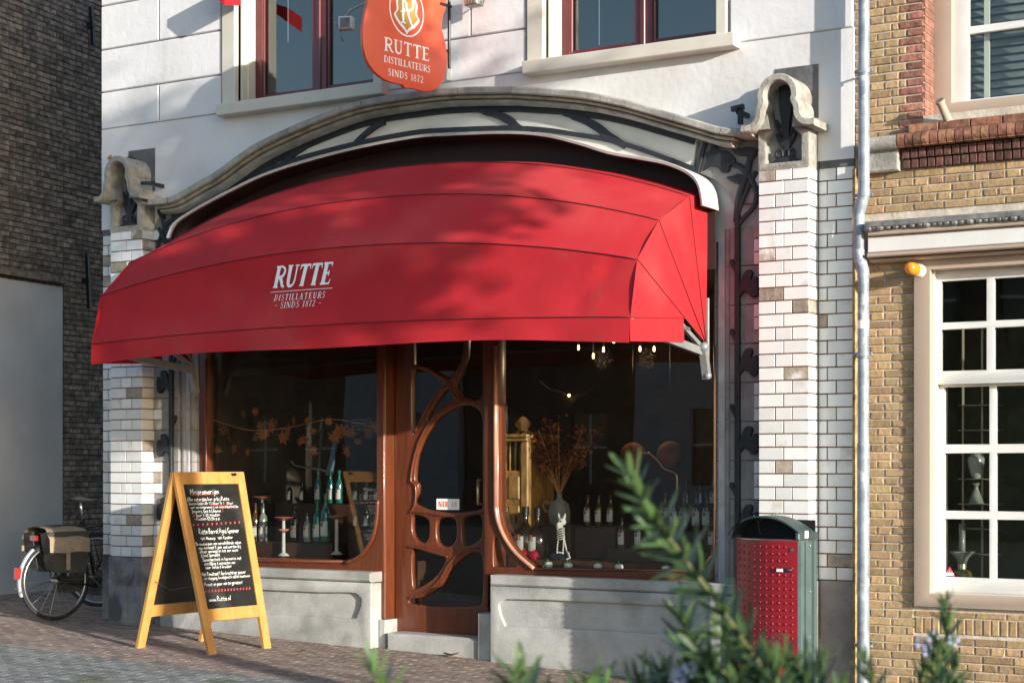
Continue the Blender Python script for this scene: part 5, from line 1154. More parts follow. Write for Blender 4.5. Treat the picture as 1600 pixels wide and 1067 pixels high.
# ================================================================== BICYCLES
def bicycle(name, label, loc, rz_, main):
    b = thing(name, label, 'bicycle', loc, rz_)
    Rw = .345
    def wheel(x):
        c = (x, 0, Rw); ring = [(x+Rw*math.cos(t*math.pi/18)*.95, 0, Rw+Rw*.95*math.sin(t*math.pi/18)) for t in range(36)]
        mb = MB(); mb.tube([(x+.305*math.cos(t*math.pi/20), 0, Rw+.305*math.sin(t*math.pi/20)) for t in range(40)], .012, 6, True); w_ = obj('wheel', mb, 'steel', b, True)
        mb = MB(); mb.tube([(x+.327*math.cos(t*math.pi/24), 0, Rw+.327*math.sin(t*math.pi/24)) for t in range(48)], .0185, 8, True, up=(1, 0, 0)); obj('tyre', mb, 'rubber', w_, True)
        mb = MB()
        for k in range(18):
            a = 2*math.pi*k/18; mb.tube([(x+.02*math.cos(a+.7), .02*(-1)**k, Rw+.02*math.sin(a+.7)), (x+.3*math.cos(a), 0, Rw+.3*math.sin(a))], .0014, 3)
        obj('spokes', mb, 'steel', w_); mb = MB(); mb.tube([(x, -.05, Rw), (x, .05, Rw)], .022, 8); obj('hub', mb, 'steel', w_, True)
    wheel(0); wheel(1.08)
    def fender(x, a0, a1, m, r=.362):
        pts = [(x+r*math.cos(R(a)), 0, Rw+r*math.sin(R(a))) for a in range(a0, a1, 8)]
        mb = MB(); o = 0
        for i, p in enumerate(pts):
            a = R(a0+8*i); 
            for yy, dr in ((-.027, -.014), (-.014, 0), (.014, 0), (.027, -.014)): mb.v.append((x+(r+dr)*math.cos(a), yy, Rw+(r+dr)*math.sin(a)))
        for i in range(len(pts)-1):
            for k in range(3): q = i*4+k; mb.f.append((q, q+1, q+5, q+4))
        return obj('fender', mb, m, b, True)
    fender(0, 60, 150, 'black'); fd = fender(0, 128, 205, 'chrome' if main else 'black', .364); fender(1.08, 10, 160, 'black')
    mb = MB()
    for a, c_ in (((0, .05, Rw), (.42, .02, .28)), ((0, -.05, Rw), (.42, -.02, .28)), ((0, .05, Rw), (.28, .015, .86)), ((0, -.05, Rw), (.28, -.015, .86)), ((.42, 0, .28), (.27, 0, .92)), ((.42, 0, .28), (.93, 0, .80)), ((.30, 0, .80), (.92, 0, .88)), ((.95, 0, .98), (.90, 0, .72)), ((.93, .05, .68), (1.08, .05, Rw)), ((.93, -.05, .68), (1.08, -.05, Rw))):
        mb.tube([a, c_], .014 if a[1] == 0 else .009, 7)
    obj('frame', mb, 'black', b, True)
    mb = MB(); mb.tube([(.27, 0, .92), (.255, 0, 1.02)], .013, 6); obj('seat_post', mb, 'steel', b, True)
    mb = MB(); mb.tube([(.11, 0, 1.05), (.16, 0, 1.06), (.25, 0, 1.05), (.38, 0, 1.04), (.42, 0, 1.035)], [.05, .10, .085, .03, .018], 10, flat=.35, up=(0, 0, 1)); obj('saddle', mb, 'rubber', b, True)
    mb = MB(); mb.tube(cr([(.72, .30, 1.03), (.85, .28, 1.06), (.97, .12, 1.08), (.97, 0, 1.08), (.97, -.12, 1.08), (.85, -.28, 1.06), (.72, -.30, 1.03)], 4), .012, 6); mb.tube([(.96, 0, .98), (.97, 0, 1.08)], .013, 6); hb = obj('handlebar', mb, 'steel', b, True)
    mb = MB(); mb.tube([(.70, .30, 1.028), (.80, .29, 1.05)], .017, 8); mb.tube([(.70, -.30, 1.028), (.80, -.29, 1.05)], .017, 8); obj('grip', mb, 'rubber', hb, True)
    mb = MB(); 
    for yy in (-.06, .06): mb.tube([(-.16, yy, .76), (.25, yy, .77)], .006, 5); mb.tube([(-.1, yy, .76), (0, .05 if yy > 0 else -.05, Rw)], .005, 5)
    for xx in (-.15, -.02, .12): mb.tube([(xx, -.06, .763), (xx, .06, .763)], .005, 5)
    obj('carrier', mb, 'black', b, True)
    mb = MB(); mb.tube([(.42, .03, .28), (.42, .045, .28)], .09, 16); mb.tube([(.42, .05, .28), (.50, .06, .20)], .01, 6); mb.box(.47, .56, .06, .14, .19, .21); mb.tube([(.42, -.05, .28), (.34, -.06, .36)], .01, 6); mb.box(.30, .38, -.14, -.06, .36, .38); obj('crankset', mb, 'steel', b, True, 35)
    mb = MB(); mb.box(.02, .46, .035, .06, .24, .38); obj('chain_guard', mb, 'bagdark', b)
    a = R(168); mb = MB(); mb.bbox(-.014+(-.375), .014-.352, -.022, .022, Rw+.03, Rw+.13, .006)
    if main: tl = obj('tail_light', mb, 'taillight', b)
    a = 0; mb = MB(); mb.bbox(-.22, -.19, -.045, .045, .70, .745, .006); obj('reflector', mb, 'taillight', b)
    mb = MB(); mb.tube([(-.34, -.06, .27), (-.36, 0, .26), (0, .05, Rw)], .004, 4); mb.tube([(-.42, -.06, .30), (-.36, .05, .29)], .004, 4); obj('stay', mb, 'steel', b, True)
    return b
g1 = G(86, 969)
bicycle('bicycle', 'black bicycle with pale rear fender and panniers, nearest the street in the alley', (g1.x, g1.y, g1.z), R(78), True)
g2 = G(160, 950)
bicycle('bicycle', 'dark bicycle parked behind the one with panniers beside the left pillar', (g2.x-.15, g2.y+.1, g2.z), R(20), False)
# panniers over the carrier
pn = thing('pannier_bag', 'khaki canvas double pannier bag lying over the rear carrier of the nearest bicycle', 'bag', (g1.x, g1.y, g1.z), R(78))
mb = MB(); vs = []
for x in (-.19, -.05, .10, .215):
    for y, z in ((-.225, .60), (-.22, .71), (-.15, .80), (0, .82), (.15, .80), (.22, .71), (.225, .60)): vs.append((x, y*(1 if abs(x) < .2 else .95), z+.006*math.sin(x*20)))
f_ = [(i*7+k, i*7+k+1, (i+1)*7+k+1, (i+1)*7+k) for i in range(3) for k in range(6)]; mb.add(vs, f_); obj('flap', mb, 'canvas', pn, True, 60)
for sd in (-1, 1):
    mb = MB(); y0, y1 = (.07, .20) if sd > 0 else (-.20, -.07)
    mb.add([(-.19, y0, .78), (.22, y0, .78), (.22, y1, .76), (-.19, y1, .76), (-.13, y0, .43), (.18, y0, .41), (.17, y1, .44), (-.14, y1, .46)], [(0, 1, 2, 3), (4, 5, 6, 7), (0, 1, 5, 4), (1, 2, 6, 5), (2, 3, 7, 6), (3, 0, 4, 7)]); obj('pocket', mb, 'bagdark', pn)
    mb = MB(); yy = sd*.205; mb.box(-.02, .02, min(yy, yy+.004*sd), max(yy, yy+.004*sd), .45, .70); obj('strap', mb, 'canvas', pn)
mb = MB(); mb.box(-.06, .12, -.03, .06, .822, .83); obj('patch', mb, 'bagdark', pn)
# ================================================================== small things on the ground
for i, (px, py, s_, lb) in enumerate(((705, 1026, 1.6, 'curled orange dry leaf lying on the pavement in front of the door step'), (476, 1019, .8, 'small pale dry leaf lying on the pavement below the left plinth'), (972, 1045, 1.3, 'brown dry leaf at the foot of the right plinth beside the rosemary'))):
    g = G(px, py); mb = MB(); pts = [(-.05, 0, .01), (-.02, .03, .0), (.02, .035, .012), (.055, .0, .02), (.03, -.03, .008), (-.01, -.035, .018)]
    mb.add([(a*s_, b*s_, c_*s_+.012) for a, b, c_ in pts]+[(0, 0, .012)], [(k, (k+1) % 6, 6) for k in range(6)]); mb.add([(a*s_, b*s_, c_*s_+.009) for a, b, c_ in pts]+[(0, 0, .009)], [((k+1) % 6, k, 6) for k in range(6)])
    o = obj('dry_leaf', mb, 'leafdry', loc=(g.x, g.y, g.z)); tag(o, lb, 'leaf')
mb = MB()
for cx_, cy_, n_, sp_ in ((g1.x, g1.y-.1, 90, .22), (G(265, 985).x, G(265, 985).y, 50, .2), (-10.35, 10.98, 60, .3), (-10.9, 10.9, 40, .2)):
    for k in range(n_):
        x, y = cx_+random.gauss(0, sp_), cy_+random.gauss(0, .05); z = gz(x); h_ = random.uniform(.01, .045); a = random.uniform(0, 6.3); dx, dy = .03*math.cos(a), .03*math.sin(a)
        mb.add([(x-.002, y, z), (x+.002, y, z), (x+dx, y+dy, z+h_)], [(0, 1, 2)])
g = stuff(obj('dry_grass', mb, 'grass')); g['label'] = 'thin dry grass growing in the joints at the foot of the left pillar and bicycle'; g['category'] = 'grass'
yb = MB(); q = G(1, 917); yb.lathe([(.10, 0), (.10, .03), (.075, .05), (.07, .25), (.05, .27)], 14); o = obj('bollard', yb, 'yellow', None, True, 40, loc=(q.x-.03, q.y, q.z)); tag(o, 'yellow plastic post foot at the far left edge on the pavement', 'bollard')
# ================================================================== SHOP WINDOW DISPLAYS
def bottle_mesh(kind):
    mb = MB(); lb = MB()
    if kind == 'square':     # squarish shoulders, short neck
        mb.lathe([(.036, 0), (.038, .01), (.038, .165), (.034, .185), (.016, .205), (.0135, .215), (.0135, .255), (.016, .257), (.016, .285), (.014, .287)], 12); lab = (.0385, .045, .15, 1.1)
    elif kind == 'wine':
        mb.lathe([(.034, 0), (.037, .01), (.037, .19), (.030, .215), (.015, .245), (.0135, .30), (.015, .302), (.015, .33)], 12); lab = (.0375, .04, .14, 1.2)
    elif kind == 'round':
        mb.lathe([(.04, 0), (.055, .02), (.058, .09), (.05, .13), (.025, .16), (.014, .175), (.014, .21), (.018, .212), (.018, .24), (.01, .25)], 14); lab = (.0585, .04, .11, .6)
    r, z0, z1, an = lab; n = 6
    for i in range(n+1):
        a = -math.pi/2-.25-an+2*an*i/n; rr = r+.001; lb.v += [(rr*math.cos(a), rr*math.sin(a), z0), (rr*math.cos(a), rr*math.sin(a), z1)]
    for i in range(n): lb.f.append((2*i, 2*i+2, 2*i+3, 2*i+1))
    return mb, lb, mb.v[-1][2] if False else max(v[2] for v in mb.v)
_bc = {}
def bottle(px, yb, yt, Y, kind, m, lm, label, group, lab_in=None):
    key = (kind, m, lm)
    if key not in _bc:
        mb, lb, hh = bottle_mesh(kind)
        emb = MB(); rr = {'square': .0395, 'wine': .0385, 'round': .0595}[kind]; n = 4; z = {'square': .115, 'wine': .105, 'round': .09}[kind]
        for i in range(n+1): a = -math.pi/2-.25-.35+.7*i/n; emb.v += [(rr*math.cos(a), rr*math.sin(a), z), (rr*math.cos(a), rr*math.sin(a), z+.03)]
        for i in range(n): emb.f.append((2*i, 2*i+2, 2*i+3, 2*i+1))
        cp = MB(); zt = hh; rc_ = .0165 if kind != 'round' else .0185; cp.lathe([(rc_, zt-.04), (rc_, zt), (rc_*.8, zt+.003)], 10)
        _bc[key] = (mb.mesh('bottle', M[m], True, 40), lb.mesh('label', M[lm], True), emb.mesh('label_emblem', M['lab_r'], True), cp.mesh('cap', M['black'] if m != 'btl_t' else M['btl_t'], True, 40), hh)
    me, lme, eme, cme, hh = _bc[key]
    p = P(px, yb, Y); q = P(px, yt, Y); s = (q.z-p.z)/hh
    o = link('bottle', me, None, p); o.scale = (s, s, s); tag(o, label, 'bottle', group)
    link('label', lme, o); link('label_emblem', eme, o); link('cap', cme, o); return o
def shelf(name, x0, x1, y0, y1, z0, z1, m, label, cat):
    mb = MB(); mb.bbox(x0, x1, y0, y1, z0, z1, .005); o = obj(name, mb, m); tag(o, label, cat); return o
zA = P(450, 846, 11.75).z; zB_ = P(450, 786, 11.95).z; zP = .615
shelf('display_crate', X_(385, 11.7), X_(523, 11.7), 11.66, 11.86, zP, zA-.002, 'floorwood', 'low dark wooden box carrying the front row of bottles in the left window', 'display box')
shelf('display_shelf', X_(430, 11.9), X_(596, 11.9), 11.9, 12.05, zP, zB_-.002, 'floorwood', 'taller dark wooden step carrying the back row of bottles in the left window', 'shelf')
shelf('display_crate', X_(540, 11.62), X_(598, 11.62), 11.66, 11.84, zP, P(565, 826, 11.72).z-.002, 'floorwood', 'small wooden box carrying bottles beside the door in the left window', 'display box')
for i, (px, yt, m, lm, kd) in enumerate(((399, 786, 'btl_w', 'lab', 'wine'), (411, 785, 'btl_g', 'lab', 'wine'), (460.5, 788, 'btl', 'lab', 'wine'), (480, 800, 'btl_g', 'lab', 'square'), (496, 782, 'btl_t', 'lab', 'wine'), (509, 771, 'btl_t', 'lab', 'wine'))):
    ds = ['amber bottle left of the pink cake stand at the left end of the front row', 'clear long necked bottle second from the left beside the A-board', 'dark long necked bottle just right of the pink cake stand', 'short clear bottle in the middle of the left window front row', 'shorter teal bottle in the left window front row', 'taller teal bottle at the right end of the left window front row'][i]
    bottle(px, 846, yt, 11.75, kd, m, lm, ds, 'bottles in the left shop window')
for i, (px, m) in enumerate(((452.5, 'btl'), (472.5, 'btl'), (497, 'btl_t'), (516, 'btl_t'), (530, 'btl_t'), (556, 'btl'), (573, 'btl'), (589, 'btl'))):
    bottle(px, 786, 752 if m == 'btl' else 735, 11.95, 'square' if m == 'btl' else 'wine', m, 'lab', ORD[i]+' bottle from the left on the back step of the left window', 'bottles in the left shop window')
for i, px in enumerate((556, 573, 589)): bottle(px, 826, 792, 11.74, 'square', 'btl', 'lab', ORD[i]+' bottle from the left on the small box beside the door', 'bottles in the left shop window')
# tall blue green ornamental bottle
c = P(514, 742, 11.98); mb = MB(); mb.tube([c, c+Vector((.03, 0, .12)), c+Vector((.10, 0, .44))], [.035, .03, .022], 10); o = obj('ornamental_bottle', mb, mat('pale_blue_glass', (.10, .16, .22), .1, coat=.8), None, True, 40); tag(o, 'tall slanting pale blue glass bottle rising above the teal bottles', 'bottle')
# pink cake stands
for i, (px, yb, yt, Y, s, lb) in enumerate(((443, 868, 808, 11.62, 1, 'two tiered pink cake stand in front of the bottles in the left window'), (526, 866, 806, 11.60, 1, 'pink cake stand on a grey foot right of the teal bottles'), (410, 846, 776, 11.90, 1, 'pink dish standing behind the clear long necked bottle'))):
    p, q = P(px, yb, Y), P(px, yt, Y); h_ = q.z-p.z; p.z = max(p.z, zP) if i < 2 else zP; h_ = q.z-p.z
    t = thing('cake_stand', lb, 'cake stand', tuple(p)); mb = MB(); mb.lathe([(.05, 0), (.045, .01), (.016, .03), (.014, h_-.03)], 12); obj('foot', mb, 'bone', t, True, 40)
    mb = MB(); mb.lathe([(.014, h_-.03), (.05, h_-.015), (.085, h_), (.08, h_+.004), (.02, h_-.006)], 16); obj('dish', mb, 'pink', t, True, 40)
    if i == 0: mb = MB(); mb.lathe([(.015, h_*.6), (.045, h_*.66), (.048, h_*.70), (.01, h_*.66)], 14); obj('dish', mb, 'pink', t, True, 40)
# copper swan neck tubes
def tubeobj(name, pts, Y, r, m, label, cat):
    mb = MB(); mb.tube([P(a, b, Y) for a, b in cr(pts, 6)], r, 8); o = obj(name, mb, m, None, True); tag(o, label, cat); return o
tubeobj('still_pipe', [(455, 720), (462, 727), (485, 731), (507, 735), (512, 742)], 12.0, .009, 'steel', 'thin grey still pipe bending above the teal bottles', 'pipe')
tubeobj('still_pipe', [(994, 757), (995, 730), (1001, 712), (1014, 708), (1027, 718), (1038, 732), (1052, 737), (1058, 745), (1058, 770)], 12.1, .011, 'copper', 'curved copper swan neck pipe in front of the orange lanterns', 'pipe')
# maple leaf garland
star = []
for a, r_ in ((90, 1), (75, .45), (52, .85), (40, .40), (15, .9), (-5, .4), (-35, .6), (-70, .28), (-90, .45), (-110, .28), (-145, .6), (185, .4), (165, .9), (140, .40), (128, .85), (105, .45)): star.append((r_*math.cos(R(a)), r_*math.sin(R(a))))
lmesh = plate_mesh('maple_leaf', [star], -.01, .02, 'maple')
gar = thing('leaf_garland', 'garland of orange and brown maple leaves hung inside the left shop window', 'garland')
mb = MB(); mb.tube([P(a, b, 11.5) for a, b in cr([(330, 655), (390, 672), (450, 668), (520, 655), (590, 668)], 5)], .003, 4); obj('string', mb, 'leafdry', gar)
for k in range(34):
    px = 328+262*(k+.5)/34+random.uniform(-5, 5); py = 675+22*math.sin(k*1.9)+random.uniform(-14, 20)
    o = link('maple_leaf', lmesh, gar, P(px, py, 11.5+random.uniform(-.03, .05))); s = random.uniform(.05, .10); o.scale = (s, s*.4, s); o.rotation_euler = (random.uniform(-.5, .5), random.uniform(-1.6, 1.6), random.uniform(-.6, .6))
# ---- right window
zR = .68
zr1_, zr2_ = P(935, 822, 12.0).z, P(1069, 830, 12.0).z
shelf('display_shelf', X_(905, 12.0), X_(968, 12.0), 11.93, 12.12, zR, zr1_-.002, 'floorwood', 'dark wooden step with three bottles left of the rosemary in the right window', 'shelf')
shelf('display_shelf', X_(1030, 12.0), X_(1125, 12.0), 11.93, 12.1, zR, zr2_-.002, 'floorwood', 'dark wooden step with bottles at the right end of the right window', 'shelf')
shelf('display_shelf', X_(1058, 12.2), X_(1130, 12.2), 12.13, 12.3, zR, P(1080, 792, 12.2).z-.002, 'floorwood', 'highest dark step at the back right of the right window', 'shelf')
shelf('display_crate', X_(955, 11.75), X_(1128, 11.75), 11.68, 11.85, zR, P(985, 858, 11.75).z-.002, 'floorwood', 'long low box in front of the steps in the right window', 'display box')
for i, px in enumerate((918.5, 936, 954.5)): bottle(px, 822, 774, 12.0, 'square', 'btl_w', 'lab', ['amber bottle at the left end of the left step in the right window', 'amber bottle in the middle of the left step in the right window', 'amber bottle at the right end of the left step in the right window'][i], 'bottles in the right shop window')
for i, px in enumerate((1040, 1049.5+4, 1069, 1089, 1105)): bottle(px, 830, 770, 12.0, 'square', 'btl_w', 'lab', ORD[i]+' amber bottle from the left on the right hand step of the right window', 'bottles in the right shop window')
for i, px in enumerate((1072, 1094, 1114)): bottle(px, 792, 752, 12.2, 'square', 'btl_w', 'lab', ORD[i]+' bottle from the left on the highest step of the right window', 'bottles in the right shop window')
for i, px in enumerate((972, 998, 1040, 1113)): bottle(px, 858, 808, 11.75, 'square', 'btl_w', 'lab', ORD[i]+' amber bottle from the left on the long low box', 'bottles in the right shop window')
for i, px in enumerate((809, 821, 840)):
    Y = (11.85, 11.72, 11.74)[i]; zz_ = zR
    bottle(px, 730+(H-zR)*F/(ray(px, 0)[1] and Y/ray(px, 0)[1]), (812, 798, 800)[i]-6, Y, 'round', 'btl', 'lab', ['dark round bottle half hidden at the cabinet foot', 'dark round bottle behind the left red rose', 'dark round bottle behind the right red rose'][i], 'round bottles in the right shop window')
def onz(px, Y, z): p = P(px, 700, Y); return Vector((p.x, Y, z))
for i, px in enumerate((819, 836)):
    c = onz(px, 11.60, zR+.035); mb = MB(); 
    for k in range(14): a = k*2.4; r_ = .006*math.sqrt(k)*1.6; mb.add([(c.x+r_*math.cos(a)-.012, c.y+r_*.4*math.sin(a)-.02+.002*k, c.z+r_*math.sin(a)-.01), (c.x+r_*math.cos(a)+.012, c.y+r_*.4*math.sin(a)-.02+.002*k, c.z+r_*math.sin(a)-.008), (c.x+r_*math.cos(a)+.006, c.y-.012, c.z+r_*math.sin(a)+.016), (c.x+r_*math.cos(a)-.008, c.y-.03, c.z+r_*math.sin(a)+.014)], [(0, 1, 2, 3)])
    mb.ball(tuple(c), .028, 10, 7); o = obj('fabric_rose', mb, 'crimson', None, False); tag(o, ['left red fabric rose before the dark round bottles', 'right red fabric rose before the dark round bottles'][i], 'flower', 'red roses in the right window')
# jug with dried bouquet
c = onz(873, 11.95, zR); jz = max(P(873, 820, 11.95).z, zR+.01); shelf('display_crate', c.x-.16, c.x+.14, 11.88, 12.06, zR, jz-.002, 'floorwood', 'small dark box carrying the grey stoneware jug', 'display box')
jg = thing('stoneware_jug', 'grey stoneware jug with one handle behind the skeleton dog', 'jug', (c.x, 11.96, jz))
mb = MB(); mb.lathe([(.07, 0), (.085, .03), (.09, .11), (.075, .17), (.03, .20), (.022, .215), (.022, .245), (.027, .25)], 18); obj('jug_body', mb, 'jug', jg, True, 50)
mb = MB(); mb.tube(cr([(-.07, -.02, .17), (-.12, -.02, .18), (-.135, -.02, .14), (-.11, -.02, .11), (-.085, -.02, .10)], 4), .010, 7); obj('handle', mb, 'jug', jg, True)
bq = thing('dried_bouquet', 'tall bouquet of dried orange blossoms standing in the stoneware jug', 'bouquet', (c.x, 11.96, jz+.25))
mb = MB(); bl = MB()
for k in range(26):
    a = random.uniform(-.6, .6); L = random.uniform(.30, .62); tip = Vector((L*math.sin(a), random.uniform(-.12, .12), L*math.cos(a))); mb.tube([(0, 0, -.02), tip*.5+Vector((0, 0, .03)), tip], .0025, 3)
    for j in range(34):
        q = tip*random.uniform(.5, 1.05)+Vector((random.gauss(0, .035), random.gauss(0, .03), random.gauss(0, .03))); s = random.uniform(.012, .028); v1 = Vector((random.uniform(-1, 1), random.uniform(-1, 1), random.uniform(-1, 1))).normalized()*s; v2 = v1.cross(Vector((.3, .5, .8))).normalized()*s
        bl.add([q-v1, q+v2, q+v1, q-v2], [(0, 1, 2, 3)])
obj('stems', mb, 'leafdry', bq); stuff(obj('blossoms', bl, 'blossom', bq))
# skeleton dog
c = onz(878, 11.68, zR); dg = thing('skeleton_dog', 'small white skeleton dog figure with pointed ears seated among blue roses', 'figurine', tuple(c), R(-10))
hz = P(878, 815, 11.68).z-zR
mb = MB(); mb.ball((0, 0, hz), .034, 12, 8, .95); mb.tube([(0, -.02, hz-.012), (.006, -.055, hz-.022), (.008, -.072, hz-.026)], [.024, .018, .013], 8); mb.tube([(0, -.02, hz-.035), (.006, -.06, hz-.045)], [.014, .009], 7)
for s in (-1, 1): mb.tube([(s*.018, 0, hz+.022), (s*.028, .0, hz+.045), (s*.034, 0, hz+.068)], [.016, .013, .003], 6, flat=.5)
obj('skull', mb, 'bone', dg, True, 50)
mb = MB()
for s in (-1, 1): mb.ball((s*.013, -.030, hz+.002), .0085, 8, 5)
mb.ball((.008, -.075, hz-.02), .006, 6, 4); obj('eye_socket', mb, 'black', dg, True)
mb = MB(); mb.tube(cr([(0, 0, hz-.03), (0, .02, hz*.6), (0, .05, hz*.3), (0, .08, .02)], 4), .008, 6)
for k in range(5):
    zz = hz-.055-.018*k; mb.tube([(.0, .012+.006*k, zz+.01), (.03, -.005, zz+.004), (.028, -.028, zz-.006), (0, -.034, zz-.01), (-.028, -.028, zz-.006), (-.03, -.005, zz+.004), (0, .012+.006*k, zz+.01)], .0042, 5)
for s in (-1, 1): mb.tube([(s*.026, -.01, hz*.62), (s*.03, -.02, hz*.35), (s*.028, -.03, .015), (s*.03, -.055, .008)], .0055, 6); mb.tube([(s*.03, .06, .05), (s*.05, .01, .06), (s*.05, .04, .015), (s*.05, -.01, .008)], .006, 6)
obj('bones', mb, 'bone', dg, True)
mb = MB()
for k in range(60): a = random.uniform(0, 6.3); r_ = random.uniform(0, .07); x, y, z = c.x+r_*math.cos(a)+.005, c.y-.06+r_*.4*math.sin(a), zR+random.uniform(.005, .045); s = .013; mb.add([(x-s, y, z-s*.5), (x+s, y, z-s*.4), (x+s*.6, y-.01, z+s), (x-s*.7, y-.006, z+s*.8)], [(0, 1, 2, 3)])
o = stuff(obj('blue_roses', mb, mat('slate_blue_petals', (.035, .06, .07), .6, isl=.4))); o['label'] = 'cluster of slate blue fabric roses around the skeleton dog'
# pumpkins on the window ledge
for i, px in enumerate((846.5, 877.5, 924, 957, 1031)):
    c = P(px, 889, 11.36); 
    pk = thing('pumpkin', ['little white pumpkin next to the sweeping wooden corner of the right window', 'little white pumpkin second from the sweeping corner, below the skeleton dog', 'little white pumpkin third from the sweeping corner on the ledge', 'little white pumpkin fourth from the sweeping corner on the ledge', 'little white pumpkin behind the rosemary, rightmost on the ledge'][i], 'pumpkin', (c.x, 11.465, Z_(889, 850, YF)+.003), R(30*i), 'small white pumpkins on the window ledge')
    mb = MB(); n = 20; prof = [(.004, .0), (.02, .0), (.031, .012), (.033, .025), (.026, .04), (.012, .043), (.003, .038)]
    for r_, z in prof:
        for k in range(n): a = 2*math.pi*k/n; rr = r_*(1+.07*math.cos(a*8)); mb.v.append((rr*math.cos(a), rr*math.sin(a), z))
    for j in range(len(prof)-1):
        for k in range(n): mb.f.append((j*n+k, j*n+(k+1) % n, (j+1)*n+(k+1) % n, (j+1)*n+k))
    obj('pumpkin_body', mb, 'pumpkin', pk, True); mb = MB(); mb.tube([(0, 0, .036), (-.004, 0, .055), (-.018, 0, .068)], [.005, .004, .002], 6); obj('stalk', mb, 'green', pk, True)
# paper lanterns
for px, py, r_, lb in ((989, 711, 20, 'left of the two round orange paper lanterns behind the copper pipe'), (1047, 710, 21, 'right of the two round orange paper lanterns behind the copper pipe')):
    c = P(px, py, 12.6); s = r_/F*c.y/ray(px, py)[1]; t = thing('paper_lantern', lb, 'lantern', tuple(c), 0, 'orange paper lanterns in the right window'); mb = MB(); mb.ball((0, 0, 0), s, 18, 12); obj('globe', mb, 'paper', t, True); mb = MB(); mb.tube([(0, 0, s), (0, 0, 3.0-c.z)], .002, 4); obj('cord', mb, 'black', t)
# cabinet
cb = thing('oak_cabinet', 'honey coloured oak cabinet with carved crest and spindles just inside the right window', 'cabinet', (0, 0, 0))
cx0, cx1 = X_(786, 12.0), X_(838, 12.0); zc = P(800, 684, 12.0).z
mb = MB(); mb.bbox(cx0, cx0+.10, 11.8, 12.25, zR-.4, zc, .01); mb.bbox(cx0+.10, cx1, 11.84, 12.25, zR-.4, P(800, 735, 11.84).z, .01); mb.bbox(cx1-.05, cx1+.02, 11.83, 12.25, zR-.4, zc, .01); obj('carcass', mb, 'cab', cb)
mb = MB(); mb.bbox(cx0-.03, cx1+.05, 11.76, 12.3, zc, zc+.025, .006); mb.bbox(cx0-.015, cx1+.035, 11.79, 12.3, zc-.03, zc, .006); obj('cornice', mb, 'cab', cb)
cp = [(cx0+.12, zc+.02), (cx0+.2, zc+.06), (cx0+.17, zc+.11), (cx0+.24, zc+.17), (cx0+.31, zc+.11), (cx0+.28, zc+.06), (cx0+.36, zc+.02)]; plate('crest', [cr(cp, 3, True)], 11.9, .03, 'cab', cb, .005)
for k in range(4): mb = MB(); x = cx0+.14+.05*k; zz = P(800, 735, 11.84).z; hh = zc-.03-zz; mb.lathe([(.012, 0), (.006, hh*.2), (.013, hh*.5), (.006, hh*.8), (.012, hh)], 8, (x, 11.88, zz)); obj('spindle', mb, 'cab', cb, True)
mb = MB(); mb.bbox(cx0+.15, cx1-.06, 11.828, 11.845, P(800, 780, 11.84).z, P(800, 744, 11.84).z, .01); mb.bbox(cx0+.15, cx1-.06, 11.828, 11.845, P(800, 840, 11.84).z, P(800, 790, 11.84).z, .01); obj('panel', mb, 'cab', cb)
# pale shelf wall with ornaments deeper in the shop, vents
mb = MB(); x0, x1 = X_(552, 13.5), X_(580, 13.5)
for k in range(4): z = P(560, 655+5*k, 13.5).z; mb.box(x0, x1, 13.48, 13.5, z-.012, z+.004)
o = obj('vent_grille', mb, 'grey_metal'); tag(o, 'small grey vent grille with four slats high inside the left shop window', 'grille')
# pendant bulbs
for i, (px, py, lb) in enumerate(((904, 543, 'leftmost bulb of the right window cluster'), (943, 546, 'bulb right of the lowest pendant'), (927, 556, 'lowest hanging pendant bulb'), (959, 529, 'largest bulb half hidden by the awning hem'), (1000, 545, 'second bulb from the right end of the cluster'), (1022, 545, 'rightmost pendant bulb of the cluster'), (477, 540, 'small bulb glowing under the awning in the left window'), (348, 546, 'faint bulb at the left end of the left window'))):
    c = P(px, py, 13.0); t = thing('pendant_bulb', 'glowing amber filament '+lb, 'light bulb', tuple(c), 0, 'pendant bulbs inside the shop')
    mb = MB(); k = 1.3 if i == 3 else .75; mb.lathe([(.004*k, -.03*k), (.012*k, -.02*k), (.012*k, .01*k), (.006*k, .03*k)], 8); obj('bulb', mb, 'bulb', t, True); mb = MB(); mb.tube([(0, 0, .03), (0, 0, 3.0-c.z)], .003, 4); obj('cord', mb, 'black', t)
for i, (px, Y) in enumerate(((940, 12.9), (1010, 12.9), (430, 12.9))):   # the warm light these lit bulbs give
    pl_ = bpy.data.lights.new('bulb_light', 'POINT'); pl_.energy = 3.5; pl_.color = (1, .68, .38); pl_.shadow_soft_size = .08
    po = bpy.data.objects.new('bulb_light', pl_); COL.objects.link(po); po.location = P(px, 560, Y)
c = P(891, 612, 12.3); t = thing('bat_lamp', 'dark bat winged pendant with a tiny light hung in the right window', 'lamp', tuple(c))
pts = [(-.30, .10), (-.2, .03), (-.06, -.01), (0, -.06), (.06, -.01), (.2, .04), (.30, .11), (.18, .0), (.06, -.08), (0, -.12), (-.06, -.08), (-.18, -.02)]
plate('wings', [pts], 0, .02, 'dark2', t); mb = MB(); mb.ball((0, -.02, -.03), .012, 8, 6); obj('bulb', mb, 'bulb', t, True)
